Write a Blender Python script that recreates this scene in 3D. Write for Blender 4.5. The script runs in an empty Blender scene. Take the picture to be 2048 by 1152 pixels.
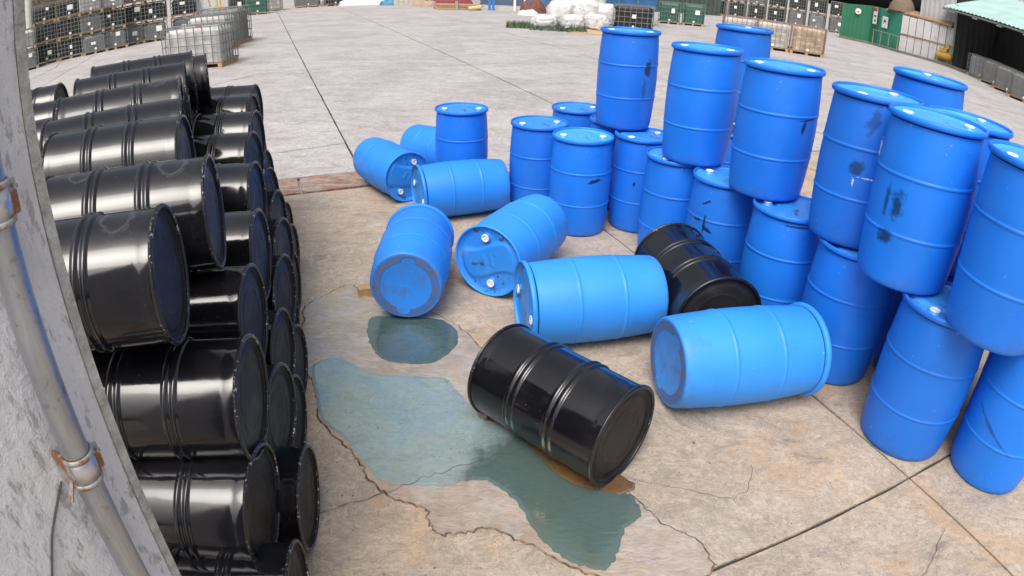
import bpy, bmesh, math, random
from mathutils import Vector, Matrix
R = math.radians
random.seed(7)
SC = bpy.context.scene
COL = SC.collection

# ------------------------------------------------------------------ camera, sky, sun, exposure
cd = bpy.data.cameras.new('camera')
cam = bpy.data.objects.new('camera', cd)
COL.objects.link(cam)
cd.type = 'PANO'                                   # wide surveillance lens with barrel distortion
cd.panorama_type = 'FISHEYE_LENS_POLYNOMIAL'
cd.sensor_fit = 'HORIZONTAL'
cd.sensor_width, cd.sensor_height = 36.0, 20.25
cd.fisheye_fov = R(150)
cd.fisheye_polynomial_k0 = 0.0
cd.fisheye_polynomial_k1 = -0.04454339368903759
cd.fisheye_polynomial_k2 = -0.00017733189263360234
cd.fisheye_polynomial_k3 = 3.9051252098650416e-05
cd.fisheye_polynomial_k4 = -1.3911890694066431e-06
cd.clip_start, cd.clip_end = 0.05, 2000
pitch, roll, CAMZ = 0.48588164631546304, 0.0323465953999414, 2.3344684378890803
fw = Vector((0, math.cos(pitch), -math.sin(pitch)))
rt = Vector((1, 0, 0)); up = rt.cross(fw)
c_, s_ = math.cos(roll), math.sin(roll)
X = c_ * rt + s_ * up; Y = -s_ * rt + c_ * up
M = Matrix((X, Y, -fw)).transposed().to_4x4()
M.translation = Vector((0, 0, CAMZ))
cam.matrix_world = M
SC.camera = cam

SUN_EL, SUN_AZ = R(58), R(198)                     # azimuth clockwise from +Y: from behind the camera, a little left
world = bpy.data.worlds.new('World'); SC.world = world
world.use_nodes = True
wn = world.node_tree.nodes; wl = world.node_tree.links
sky = wn.new('ShaderNodeTexSky'); sky.sky_type = 'NISHITA'; sky.sun_disc = False
sky.sun_elevation = SUN_EL; sky.sun_rotation = SUN_AZ
sky.air_density = 1.0; sky.dust_density = 9.0; sky.ozone_density = 1.0
hs = wn.new('ShaderNodeHueSaturation'); hs.inputs['Saturation'].default_value = 0.5
wl.new(sky.outputs[0], hs.inputs['Color'])
bg = wn['Background']; bg.inputs['Strength'].default_value = 0.15
wl.new(hs.outputs[0], bg.inputs['Color'])
sl = bpy.data.lights.new('sun', 'SUN'); sl.energy = 0.85; sl.angle = R(30); sl.color = (1, 0.965, 0.91)
sun = bpy.data.objects.new('sun', sl); COL.objects.link(sun)
sd = Vector((math.sin(SUN_AZ) * math.cos(SUN_EL), math.cos(SUN_AZ) * math.cos(SUN_EL), math.sin(SUN_EL)))
sun.rotation_euler = sd.to_track_quat('Z', 'Y').to_euler()
vs = SC.view_settings
vs.view_transform = 'Standard'; vs.look = 'None'; vs.gamma = 1; vs.use_curve_mapping = False
vs.exposure = 0.25
SC.cycles.max_bounces = 6

# ------------------------------------------------------------------ helpers
class MB:
    def __init__(s): s.v = []; s.f = []
    def add(s, v, f):
        o = len(s.v); s.v += [tuple(p) for p in v]; s.f += [tuple(i + o for i in q) for q in f]
    def box(s, x0, y0, z0, x1, y1, z1):
        s.add([(x0, y0, z0), (x1, y0, z0), (x1, y1, z0), (x0, y1, z0), (x0, y0, z1), (x1, y0, z1), (x1, y1, z1), (x0, y1, z1)],
              [(0, 3, 2, 1), (4, 5, 6, 7), (0, 1, 5, 4), (1, 2, 6, 5), (2, 3, 7, 6), (3, 0, 4, 7)])
    def obox(s, c, ax, ay, az):                     # oriented box: centre, three half vectors
        c, ax, ay, az = map(Vector, (c, ax, ay, az))
        p = [c + i * ax + j * ay + k * az for k in (-1, 1) for i, j in ((-1, -1), (1, -1), (1, 1), (-1, 1))]
        s.add(p, [(0, 3, 2, 1), (4, 5, 6, 7), (0, 1, 5, 4), (1, 2, 6, 5), (2, 3, 7, 6), (3, 0, 4, 7)])
    def bar(s, a, b, r, n=4):
        a, b = Vector(a), Vector(b); d = (b - a).normalized()
        u = d.cross(Vector((0, 0, 1)) if abs(d.z) < .9 else Vector((1, 0, 0))).normalized(); w = d.cross(u)
        p = []
        for q in (a, b):
            for i in range(n):
                t = 2 * math.pi * (i + .5) / n
                p.append(q + r * (math.cos(t) * u + math.sin(t) * w))
        s.add(p, [(i, (i + 1) % n, n + (i + 1) % n, n + i) for i in range(n)] + [tuple(range(n))[::-1], tuple(range(n, 2 * n))])
    def lathe(s, prof, n=48, cap0=False, cap1=False, z0=0, cx=0, cy=0):
        o = len(s.v)
        for r, z in prof:
            for i in range(n):
                t = 2 * math.pi * i / n
                s.v.append((cx + r * math.cos(t), cy + r * math.sin(t), z + z0))
        for k in range(len(prof) - 1):
            for i in range(n):
                j = (i + 1) % n
                s.f.append((o + k * n + i, o + k * n + j, o + (k + 1) * n + j, o + (k + 1) * n + i))
        if cap0: s.f.append(tuple(o + i for i in range(n))[::-1])
        if cap1: s.f.append(tuple(o + (len(prof) - 1) * n + i for i in range(n)))
    def mesh(s, name, mat=None, smooth=False):
        m = bpy.data.meshes.new(name); m.from_pydata(s.v, [], s.f); m.update()
        if smooth:
            for p in m.polygons: p.use_smooth = True
        if mat: m.materials.append(mat)
        return m

def link(name, data, parent=None, loc=None):
    o = bpy.data.objects.new(name, data); COL.objects.link(o)
    if parent: o.parent = parent
    if loc is not None: o.location = loc
    return o
def tag(o, label=None, cat=None, group=None, kind=None):
    if label: o['label'] = label
    if cat: o['category'] = cat
    if group: o['group'] = group
    if kind: o['kind'] = kind
    return o
def empty(name, loc, label, cat, group=None, rz=0.0):
    o = link(name, None, None, loc); o.rotation_euler = (0, 0, rz); o.empty_display_size = .2
    return tag(o, label, cat, group)
def put(name, mb, mat, parent=None, smooth=False):
    return link(name, mb.mesh(name, mat, smooth), parent)
def part(name, me, parent, mat=None, loc=None):
    o = link(name, me, parent, loc)
    if mat is not None:
        o.material_slots[0].link = 'OBJECT'; o.material_slots[0].material = mat
    return o

# ------------------------------------------------------------------ material helpers
class NT:
    def __init__(s, name):
        s.m = bpy.data.materials.new(name); s.m.use_nodes = True
        s.n = s.m.node_tree.nodes; s.l = s.m.node_tree.links
        s.b = s.n['Principled BSDF']; s._co = None
    @property
    def co(s):
        if s._co is None: s._co = s.n.new('ShaderNodeTexCoord').outputs['Object']
        return s._co
    def set(s, k, v):
        i = s.b.inputs[k]
        if hasattr(v, 'is_output'): s.l.new(v, i)
        elif isinstance(v, (tuple, list)) and len(v) == 3 and i.type == 'RGBA': i.default_value = (*v, 1)
        else: i.default_value = v
    def inp(s, node, k, v):
        i = node.inputs[k]
        if hasattr(v, 'is_output'): s.l.new(v, i)
        elif isinstance(v, (tuple, list)) and len(v) == 3 and i.type == 'RGBA': i.default_value = (*v, 1)
        else: i.default_value = v
    def noise(s, scale, detail=3, rough=.5, co=None, dist=0.0):
        t = s.n.new('ShaderNodeTexNoise'); s.inp(t, 'Vector', co if co is not None else s.co)
        t.inputs['Scale'].default_value = scale; t.inputs['Detail'].default_value = detail
        t.inputs['Roughness'].default_value = rough; t.inputs['Distortion'].default_value = dist
        return t.outputs['Fac']
    def mapping(s, scale=(1, 1, 1), rot=(0, 0, 0), loc=(0, 0, 0), co=None):
        t = s.n.new('ShaderNodeMapping'); s.inp(t, 'Vector', co if co is not None else s.co)
        t.inputs['Scale'].default_value = scale; t.inputs['Rotation'].default_value = rot; t.inputs['Location'].default_value = loc
        return t.outputs[0]
    def ramp(s, f, a, b, lo=0.0, hi=1.0):          # smooth map of f from [a, b] to [lo, hi]
        t = s.n.new('ShaderNodeMapRange'); t.interpolation_type = 'SMOOTHSTEP'
        s.inp(t, 'Value', f); t.inputs[1].default_value = a; t.inputs[2].default_value = b
        t.inputs[3].default_value = lo; t.inputs[4].default_value = hi
        return t.outputs[0]
    def math(s, op, a, b=0.0, clamp=False):
        t = s.n.new('ShaderNodeMath'); t.operation = op; t.use_clamp = clamp
        s.inp(t, 0, a); s.inp(t, 1, b); return t.outputs[0]
    def mix(s, f, a, b):
        t = s.n.new('ShaderNodeMix'); t.data_type = 'RGBA'
        s.inp(t, 0, f); s.inp(t, 6, a); s.inp(t, 7, b); return t.outputs[2]
    def dot(s, v, co=None):
        t = s.n.new('ShaderNodeVectorMath'); t.operation = 'DOT_PRODUCT'
        s.inp(t, 0, co if co is not None else s.co); t.inputs[1].default_value = v; return t.outputs['Value']
    def bump(s, h, strength=.3, dist=.01):
        t = s.n.new('ShaderNodeBump'); t.inputs['Strength'].default_value = strength; t.inputs['Distance'].default_value = dist
        s.inp(t, 'Height', h); s.set('Normal', t.outputs[0]); return t
    def rnd(s):
        return s.n.new('ShaderNodeObjectInfo').outputs['Random']
    def value(s, col, lo, hi, f):                   # scale a colour's value
        t = s.n.new('ShaderNodeMix'); t.data_type = 'RGBA'; t.blend_type = 'MULTIPLY'; t.inputs[0].default_value = 1
        s.inp(t, 6, col); r = s.ramp(f, 0, 1, lo, hi); s.l.new(r, t.inputs[7]); return t.outputs[2]

def simple(name, col, rough=.6, metal=0.0, var=.25, nscale=6, bump=0.0, spec=None):
    t = NT(name)
    t.set('Base Color', t.value(col, 1 - var, 1 + var, t.noise(nscale, 5, .6)))
    t.set('Roughness', rough); t.set('Metallic', metal)
    if spec is not None: t.set('Specular IOR Level', spec)
    if bump: t.bump(t.noise(nscale * 4, 4), bump, .01)
    return t.m

BLUE = (0.011, 0.20, 0.86)
def mark_mask(t, ang, z, hw, hh, tilt=0.0, soft=.35, nz=.9, nscale=14):
    ca, sa = math.cos(ang), math.sin(ang); ct, st = math.cos(tilt), math.sin(tilt)
    T = Vector((-sa, ca, 0)); Z = Vector((0, 0, 1))
    u = (T * ct + Z * st) / hw; w = (Z * ct - T * st) / hh
    co = t.co
    du = t.math('SUBTRACT', t.dot(u), u.z * z); dw = t.math('SUBTRACT', t.dot(w), w.z * z)
    d = t.math('SQRT', t.math('ADD', t.math('MULTIPLY', du, du), t.math('MULTIPLY', dw, dw)))
    d = t.math('ADD', d, t.math('MULTIPLY', t.math('SUBTRACT', t.noise(nscale, 4, .65), .5), nz * 1.6))
    m = t.ramp(d, 1 - soft, 1 + soft, 1, 0)
    front = t.math('GREATER_THAN', t.dot((ca, sa, 0)), 0.05)
    return t.math('MULTIPLY', m, front)
def blue_plastic(name, base=BLUE, marks=(), dirt=0.5, rough=.44):
    t = NT(name)
    c = t.value(base, .86, 1.14, t.noise(2.2, 3, .5))
    c = t.mix(t.math('MULTIPLY', t.ramp(t.noise(7, 6, .7), .56, .8), .30 * dirt), c, (.012, .03, .07))       # grime clouds
    sc = t.noise(1.0, 5, .75, t.mapping((60, 60, 9)))
    c = t.mix(t.math('MULTIPLY', t.ramp(sc, .66, .78), .5 * dirt), c, (.01, .03, .09))                        # dark scuff streaks
    sp = t.noise(42, 2, .5)
    c = t.mix(t.math('MULTIPLY', t.ramp(sp, .745, .77), .5 * dirt), c, (.55, .62, .7))                         # pale specks
    zz = t.dot((0, 0, 1))
    foot = t.math('MULTIPLY', t.ramp(zz, .0, .16, 1, 0), t.ramp(t.noise(9, 5, .7), .42, .7))
    c = t.mix(t.math('MULTIPLY', foot, .45 * dirt), c, (.10, .085, .07))                                      # yard dust on the foot
    for mk in marks:
        col = mk.get('col', (.006, .008, .012))
        m = mark_mask(t, mk['a'], mk['z'], mk['w'], mk['h'], mk.get('t', 0), mk.get('s', .35) * .7, mk.get('n', .9) * 1.25, mk.get('ns', 24))
        c = t.mix(t.math('MULTIPLY', m, mk.get('o', .9)), c, col)
    t.set('Base Color', c)
    t.set('Roughness', t.ramp(t.noise(5, 4, .6), .2, .8, rough - .08, rough + .12))
    t.set('Specular IOR Level', .42)
    b = t.math('ADD', t.noise(2.4, 2, .5), t.math('MULTIPLY', t.noise(60, 3, .6), .03))
    t.bump(b, .18, .010)
    return t.m
M_blue = [blue_plastic('blue_polyethylene_%d' % i, b, (), d) for i, (b, d) in enumerate(
    [((.012, .185, .78), .8), ((.014, .170, .70), 1.0), ((.012, .200, .82), .6)])]
M_faded = blue_plastic('sun_faded_blue_polyethylene', (.034, .29, .86), (), .9)
M_faded2 = blue_plastic('lightly_faded_blue_polyethylene', (.022, .245, .84), (), 1.0)
def lid_mat(name, base, grime=.5):
    t = NT(name)
    c = t.value(base, .85, 1.15, t.noise(6, 4, .6))
    c = t.mix(t.math('MULTIPLY', t.ramp(t.noise(5, 5, .7), .5, .75), .5 * grime), c, (.25, .33, .42))
    c = t.mix(t.math('MULTIPLY', t.ramp(t.noise(4.1, 5, .75), .57, .61), .85 * grime), c, (.035, .04, .045))
    t.set('Base Color', c); t.set('Roughness', t.ramp(t.noise(8, 3), .3, .7, .3, .55)); t.bump(t.noise(12, 4), .15, .01)
    return t.m
M_lid = lid_mat('blue_lid_plastic', (.055, .35, .84), .45)
M_lid2 = lid_mat('blue_lid_plastic_stained', (.03, .25, .76), .9)
def base_mat():
    t = NT('grimy_blue_base_plastic')
    r = t.n.new('ShaderNodeVectorMath'); r.operation = 'LENGTH'
    s2 = t.n.new('ShaderNodeVectorMath'); s2.operation = 'MULTIPLY'; t.l.new(t.co, s2.inputs[0]); s2.inputs[1].default_value = (1, 1, 0)
    t.l.new(s2.outputs[0], r.inputs[0]); rad = r.outputs['Value']
    c = t.value((.014, .16, .62), .75, 1.1, t.noise(7, 5, .7))
    ring = t.math('MULTIPLY', t.ramp(rad, .165, .20), t.ramp(rad, .285, .255))
    c = t.mix(t.math('MULTIPLY', ring, t.ramp(t.noise(13, 5, .75), .38, .66, .15, .95)), c, (.13, .125, .115))
    c = t.mix(t.math('MULTIPLY', t.ramp(t.noise(6, 6, .75), .62, .7), .7), c, (.012, .02, .04))
    t.set('Base Color', c); t.set('Roughness', .5); t.bump(t.noise(20, 4), .2, .01); return t.m
M_base = base_mat()
M_plug = simple('white_bung_plastic', (.78, .78, .74), .45, var=.12, nscale=30)
M_plugdark = simple('bung_socket_grey', (.22, .2, .18), .6, nscale=40)

def black_paint(name, wear=.5, marks=()):
    t = NT(name)
    c = t.value((.0065, .0065, .009), .6, 1.6, t.noise(5, 4, .6))
    st = t.noise(1.0, 5, .7, t.mapping((5, 5, 38)))
    c = t.mix(t.math('MULTIPLY', t.ramp(t.noise(2.6, 6, .7), .5, .75), .35 * wear), c, (.05, .05, .056))      # dusty film
    c = t.mix(t.math('MULTIPLY', t.ramp(t.noise(85, 2, .5), .755, .775), .6 * wear), c, (.5, .5, .5))          # chipped specks
    for mk in marks:
        m = mark_mask(t, mk['a'], mk['z'], mk['w'], mk['h'], mk.get('t', 0), mk.get('s', .12), mk.get('n', .55), mk.get('ns', 22))
        m2 = mark_mask(t, mk['a'], mk['z'], mk['w'] * .8, mk['h'] * .75, mk.get('t', 0), .12, .55, 22)
        c = t.mix(t.math('MULTIPLY', t.math('SUBTRACT', m, m2, True), .16), c, (.22, .225, .25))
        c = t.mix(t.math('MULTIPLY', m2, .3), c, (.02, .021, .024))
    t.set('Base Color', c)
    rg = t.math('ADD', t.ramp(t.noise(3.5, 5, .65), .3, .75, .04, .15), t.math('MULTIPLY', st, .06))
    t.set('Roughness', rg); t.set('IOR', 1.6)
    t.bump(t.math('ADD', t.noise(3.2, 2, .5), t.math('MULTIPLY', t.noise(60, 3), .012)), .22, .012)
    return t.m
M_black = [black_paint('black_gloss_paint_%d' % i, w) for i, w in enumerate((.4, .8, .6))]
M_blackoval = black_paint('black_gloss_paint_with_worn_ovals', .6, [
    dict(a=math.pi / 2, z=.17, w=.10, h=.075), dict(a=math.pi / 2 + .1, z=.66, w=.09, h=.07)])
def chime_mat(name, wear):
    t = NT(name)
    n = t.math('MULTIPLY', t.noise(48, 4, .7), t.ramp(t.noise(4, 3), .3, .7, .84, 1.1))
    m = t.ramp(n, wear, wear + .06)
    rusty = t.ramp(t.noise(9, 4, .7), .55, .68)
    t.set('Base Color', t.mix(m, (.012, .012, .013), t.mix(rusty, (.55, .55, .57), (.16, .075, .035))))
    t.set('Metallic', t.math('MULTIPLY', m, .7)); t.set('Roughness', .28); return t.m
M_chime = chime_mat('worn_black_rim_steel', .585)
M_chime_clean = chime_mat('black_rim_steel', .66)
def head_mat():
    t = NT('black_drum_head_paint')
    c = t.value((.020, .019, .019), .6, 1.5, t.noise(6, 4, .6))
    c = t.mix(t.math('MULTIPLY', t.ramp(t.noise(7, 6, .7), .52, .7), .35), c, (.10, .085, .07))
    t.set('Base Color', c); t.set('Roughness', t.ramp(t.noise(5, 4, .6), .3, .7, .38, .6)); t.set('Specular IOR Level', .2); t.bump(t.noise(7, 3), .2, .01); return t.m
M_head = head_mat()

# ------------------------------------------------------------------ the ground
U1, U2 = Vector((math.cos(R(22)), math.sin(R(22)), 0)), Vector((-math.sin(R(22)), math.cos(R(22)), 0))
def uv(u, v, z=0.0): return U1 * u + U2 * v + Vector((0, 0, z))
def concrete_colour(t, P, a, b, stain, stain_lo, patch, stain_k=.5):
    st = t.mapping((.72, 1.15, 1), (0, 0, R(24)), co=P)
    n1 = t.noise(.55, 5, .6, P); n2 = t.noise(2.6, 7, .70, st, .5); n3 = t.noise(22, 5, .65, P)
    c = t.mix(t.ramp(n1, .35, .65), a, b)
    c = t.value(c, .62, 1.30, n2); c = t.value(c, .80, 1.2, n3)
    gr = t.noise(.42, 7, .74, t.mapping((1, 1.6, 1), (0, 0, .2), (31, 5, 0), P), .8)
    c = t.mix(t.math('MULTIPLY', t.ramp(gr, .48, .62), .5), c, tuple(k * .62 for k in b))                  # broad traffic grime
    for sc, off, k in ((4.6, 12, .42), (9.5, 40, .34)):                                                     # scaled skin edges
        ed = t.noise(sc, 8, .78, t.mapping((.9, 1.3, 1), (0, 0, .35), (off, 3, 0), P), 1.2)
        c = t.mix(t.math('MULTIPLY', t.math('MULTIPLY', t.ramp(ed, .465, .495), t.ramp(ed, .535, .505)), k), c, tuple(q * .42 for q in b))
        c = t.mix(t.math('MULTIPLY', t.math('MULTIPLY', t.ramp(ed, .505, .53), t.ramp(ed, .58, .54)), k * .7), c, tuple(min(.8, q * 1.5) for q in a))
    c = t.mix(t.math('MULTIPLY', t.ramp(t.noise(.9, 7, .72, P, .6), stain_lo, stain_lo + .13), stain_k), c, stain)
    c = t.mix(t.math('MULTIPLY', t.ramp(t.noise(1.7, 8, .76, t.mapping((1, 1.9, 1), (0, 0, .5), (3, 7, 0), P), .8), .55, .65), .6), c, patch)
    c = t.mix(t.math('MULTIPLY', t.ramp(t.noise(38, 2, .5, P), .70, .73), .75), c, (.06, .05, .045))      # pits
    return c, n2, n3
NEAR = ((.45, .365, .28), (.41, .365, .315), (.50, .31, .17), .50, (.175, .15, .13), .45)
FAR = ((.465, .442, .436), (.385, .368, .368), (.42, .36, .31), .56, (.25, .235, .225), .4)
def concrete(name, args, rough=.85):
    t = NT(name)
    geo = t.n.new('ShaderNodeNewGeometry'); P = geo.outputs['Position']
    c, n2, n3 = concrete_colour(t, P, *args)
    t.set('Base Color', c)
    t.set('Roughness', t.ramp(n2, .3, .7, rough - .12, rough + .06)); t.set('Specular IOR Level', .3)
    t.bump(t.math('ADD', n2, t.math('MULTIPLY', n3, .22)), .6, .02)
    return t.m
M_far = concrete('pale_grey_concrete', FAR)
M_near = concrete('tan_worn_concrete', NEAR)
M_dirt = simple('joint_dirt', (.05, .043, .036), .95, nscale=15)
ground = tag(link('yard_ground', MB().mesh('yard_ground', M_far)), kind='structure')
gm = MB(); gm.add([(-250, -60, -.03), (250, -60, -.03), (250, 400, -.03), (-250, 400, -.03)], [(0, 1, 2, 3)])
ground.data = gm.mesh('yard_ground', M_far)
def slab(u0, v0, u1, v1, mat, gap=.0065):
    mb = MB(); rr = random.Random(int(u0 * 31 + v0 * 17))
    top = [uv(u0 + gap, v0 + gap), uv(u1 - gap, v0 + gap), uv(u1 - gap, v1 - gap), uv(u0 + gap, v1 - gap)]
    ring = []
    for i in range(4):                              # slightly chipped edges
        a, b = top[i], top[(i + 1) % 4]; n = max(2, min(40, int((b - a).length / .22)))
        inw = (sum(top, Vector()) / 4 - (a + b) / 2).normalized()
        for k in range(n):
            q = a.lerp(b, k / n)
            ring.append(q + inw * (abs(rr.gauss(0, .55)) * gap if k else 0))
    N = len(ring)
    mb.add([(p.x, p.y, 0) for p in ring] + [(p.x, p.y, -.028) for p in ring], [tuple(range(N))] + [(i, N + i, N + (i + 1) % N, (i + 1) % N) for i in range(N)])
    return put('slab', mb, mat, ground)
nu = [-9.05, -5.05, -1.05, 2.95, 6.95, 10.95]; nv = [-2.7, 1.29, 6.9]
for i in range(5):
    for j in range(2): slab(nu[i], nv[j], nu[i + 1], nv[j + 1], M_near)
fu = [-27 + 4 * i for i in range(20)]; fv = [7.52, 15.8, 24.2, 32.6, 41.0, 49.4, 57.8]
for i in range(len(fu) - 1):
    for j in range(len(fv) - 1):
        v0 = 6.92 if (j == 0 and fu[i] >= 1) else fv[j]
        slab(fu[i], v0, fu[i + 1], fv[j + 1], M_far, .010)
jm = MB()
for u in nu: jm.obox(uv(u, 2.1, -.02), U1 * .03, U2 * 4.8, (0, 0, .006))
for v in nv + [6.91]: jm.obox(uv(1, v, -.019), U1 * 10, U2 * .03, (0, 0, .006))
for u in fu: jm.obox(uv(u, 32.4, -.0185), U1 * .035, U2 * 25.4, (0, 0, .006))
for v in fv: jm.obox(uv(11, v, -.0175), U1 * 38, U2 * .035, (0, 0, .006))
tag(put('joint_filler', jm, M_dirt, ground), kind='stuff')
def ribbon(pts, w, z, seed):                        # thin jagged crack
    rr = random.Random(seed); P = []
    for (a, b) in zip(pts, pts[1:]):
        a, b = Vector((*a, 0)), Vector((*b, 0)); n = max(2, int((b - a).length / .035))
        nn = Vector((-(b - a).y, (b - a).x, 0)).normalized()
        P += [a.lerp(b, k / n) + nn * rr.gauss(0, .007) for k in range(n)]
    mb = MB(); V = []
    for i, p in enumerate(P):
        d = (P[min(i + 1, len(P) - 1)] - P[max(i - 1, 0)]).normalized(); nn = Vector((-d.y, d.x, 0)); ww = w * rr.uniform(.35, 1.2)
        V += [p + nn * ww + Vector((0, 0, z)), p - nn * ww + Vector((0, 0, z))]
    mb.add(V, [(2 * i, 2 * i + 1, 2 * i + 3, 2 * i + 2) for i in range(len(P) - 1)]); return mb
CR = [([(-.95, 2.0), (-.75, 2.12), (-.57, 2.21), (-.36, 2.35), (-.14, 2.46), (.12, 2.58), (.32, 2.65)], .0022),
      ([(.59, 2.37), (.81, 2.32), (.99, 2.26), (1.16, 2.21), (1.24, 2.26), (1.31, 2.39), (1.33, 2.5)], .0014),
      ([(.9, 1.94), (.92, 1.86), (.93, 1.75)], .003),
      ([(-3.21, 8.14), (-2.84, 8.34), (-2.61, 8.53), (-2.39, 8.64)], .006),
      ([(-.5, 7.86), (-.08, 7.74), (.18, 7.6), (1.02, 7.88)], .006),
      ([(-14.26, 15.28), (-16.5, 18.33), (-17.28, 20.82), (-19.5, 24.3)], .02),
      ([(-8.5, 12.1), (-6.9, 13.6), (-6.2, 15.2)], .012), ([(2.3, 1.9), (2.0, 1.6), (1.6, 1.5)], .002)]
for i, (p, w) in enumerate(CR): put('crack', ribbon(p, w, .0100 if i == 0 else .0025, i), M_dirt, ground)

# reddish trench plates between the two pours
def rust_plate():
    t = NT('rusty_trench_plate')
    geo = t.n.new('ShaderNodeNewGeometry'); P = geo.outputs['Position']
    c = t.mix(t.ramp(t.noise(3, 6, .7, t.mapping((1, 3.5, 1), (0, 0, R(-22)), co=P)), .38, .62), (.26, .135, .10), (.38, .33, .30))
    c = t.mix(t.ramp(t.noise(7, 6, .7, P), .56, .66), c, (.42, .23, .12)); c = t.value(c, .6, 1.25, t.noise(14, 5, .7, P))
    t.set('Base Color', c); t.set('Roughness', .8); t.bump(t.noise(9, 5, .7, P), .8, .03); return t.m
M_rustplate = rust_plate()
trench = tag(link('trench_cover', None), kind='structure')
for k in range(9):
    u0 = -6.0 + k * .78; mb = MB(); rr = random.Random(k)
    a = [uv(u0 + .012, 6.935), uv(u0 + .765, 6.935), uv(u0 + .765, 7.49), uv(u0 + .012, 7.49)]
    zz = [rr.uniform(.002, .014) for _ in a]
    mb.add([(p.x, p.y, z) for p, z in zip(a, zz)] + [(p.x, p.y, -.025) for p in a], [(0, 1, 2, 3), (0, 4, 5, 1), (1, 5, 6, 2), (2, 6, 7, 3), (3, 7, 4, 0)])
    put('plate', mb, M_rustplate, trench)

# ------------------------------------------------------------------ spilled liquid
def smooth_loop(pts, seed, amp, sub=7):
    rr = random.Random(seed); n = len(pts); out = []
    for i in range(n):
        p0, p1, p2, p3 = (Vector((*pts[(i + k) % n], 0)) for k in (-1, 0, 1, 2))
        for k in range(sub):
            t = k / sub
            q = .5 * ((2 * p1) + (p2 - p0) * t + (2 * p0 - 5 * p1 + 4 * p2 - p3) * t * t + (3 * p1 - p0 - 3 * p2 + p3) * t ** 3)
            out.append(q + Vector((rr.gauss(0, amp), rr.gauss(0, amp), 0)))
    return out
def sheet(name, loop, z, mat, rim=None, rim_w=.03, thick=.0018):
    """A thin pool with a rounded edge; the outer ring can carry a second material (drying tide line)."""
    bm = bmesh.new(); n = len(loop)
    inn = []
    for i, p in enumerate(loop):
        d = (loop[(i + 1) % n] - loop[i - 1]).normalized(); inn.append(p + Vector((-d.y, d.x, 0)) * rim_w)
    area = sum(loop[i - 1].x * loop[i].y - loop[i].x * loop[i - 1].y for i in range(n))
    if area < 0: inn = [p * 2 - q for p, q in zip(loop, inn)]
    a = [bm.verts.new((p.x, p.y, z - thick * .6)) for p in loop]; b = [bm.verts.new((p.x, p.y, z + thick)) for p in inn]
    for i in range(n):
        try: f = bm.faces.new((a[i], a[(i + 1) % n], b[(i + 1) % n], b[i])); f.material_index = 1 if rim else 0
        except ValueError: pass
    e = [bm.edges.get((b[i], b[(i + 1) % n])) or bm.edges.new((b[i], b[(i + 1) % n])) for i in range(n)]
    bmesh.ops.triangle_fill(bm, use_beauty=True, use_dissolve=False, edges=e)
    bmesh.ops.recalc_face_normals(bm, faces=bm.faces)
    for f in bm.faces:
        if f.normal.z < 0: f.normal_flip()
    me = bpy.data.meshes.new(name); bm.to_mesh(me); bm.free(); me.materials.append(mat)
    if rim: me.materials.append(rim)
    return link(name, me)
def ripple_height(t, P):
    w = t.mapping((5.0, 9.5, 1), (0, 0, R(18)), co=P)
    return t.math('ADD', t.noise(2.2, 3, .55, w, .8), t.math('MULTIPLY', t.noise(5.0, 3, .6, w, .5), .35))
def film_mat():
    t = NT('oily_water_film')
    geo = t.n.new('ShaderNodeNewGeometry'); P = geo.outputs['Position']
    rip = ripple_height(t, P)
    c = t.mix(t.ramp(t.noise(2.2, 5, .6, P), .35, .65), (.345, .285, .235), (.42, .37, .33))
    c = t.value(c, .8, 1.22, t.noise(18, 4, .6, P))
    c = t.mix(t.math('MULTIPLY', t.ramp(t.noise(2.2, 4, .6, t.mapping((1, 1, 1), loc=(4, 4, 0), co=P)), .5, .7), .5), c, (.46, .33, .24))
    sw = t.mapping((2.0, 5.0, 1), (0, 0, R(20)), (2, 1, 0), P)  # ripple glints and pale sheen painted into the film's colour as swirls
    c = t.mix(t.math('MULTIPLY', t.ramp(t.noise(2.6, 5, .65, sw, 1.2), .50, .62), .36), c, (.54, .51, .50))
    c = t.mix(t.math('MULTIPLY', t.ramp(t.noise(3.4, 5, .65, t.mapping((2, 5, 1), (0, 0, R(20)), (7, 3, 0), P), 1.4), .56, .68), .3), c, (.46, .36, .35))
    c = t.mix(t.math('MULTIPLY', t.ramp(t.noise(4.4, 5, .7, t.mapping((2, 5, 1), (0, 0, R(20)), (1, 9, 0), P), 1.0), .55, .66), .32), c, (.27, .215, .17))
    t.set('Base Color', c); t.set('Roughness', .09); t.set('IOR', 1.95)
    t.set('Thin Film IOR', 1.22); t.set('Thin Film Thickness', t.ramp(t.noise(2.6, 6, .65, P, 1.2), .2, .8, 180, 420))
    t.bump(rip, .7, .012); return t.m
def tide_mat():
    t = NT('brown_tide_line')
    geo = t.n.new('ShaderNodeNewGeometry'); P = geo.outputs['Position']
    t.set('Base Color', t.mix(t.ramp(t.noise(14, 4, .7, P), .4, .62), (.10, .062, .03), (.27, .20, .145)))
    t.set('Roughness', .18); t.set('IOR', 1.45); t.bump(t.noise(30, 3, .6, P), .3, .01); return t.m
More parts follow.
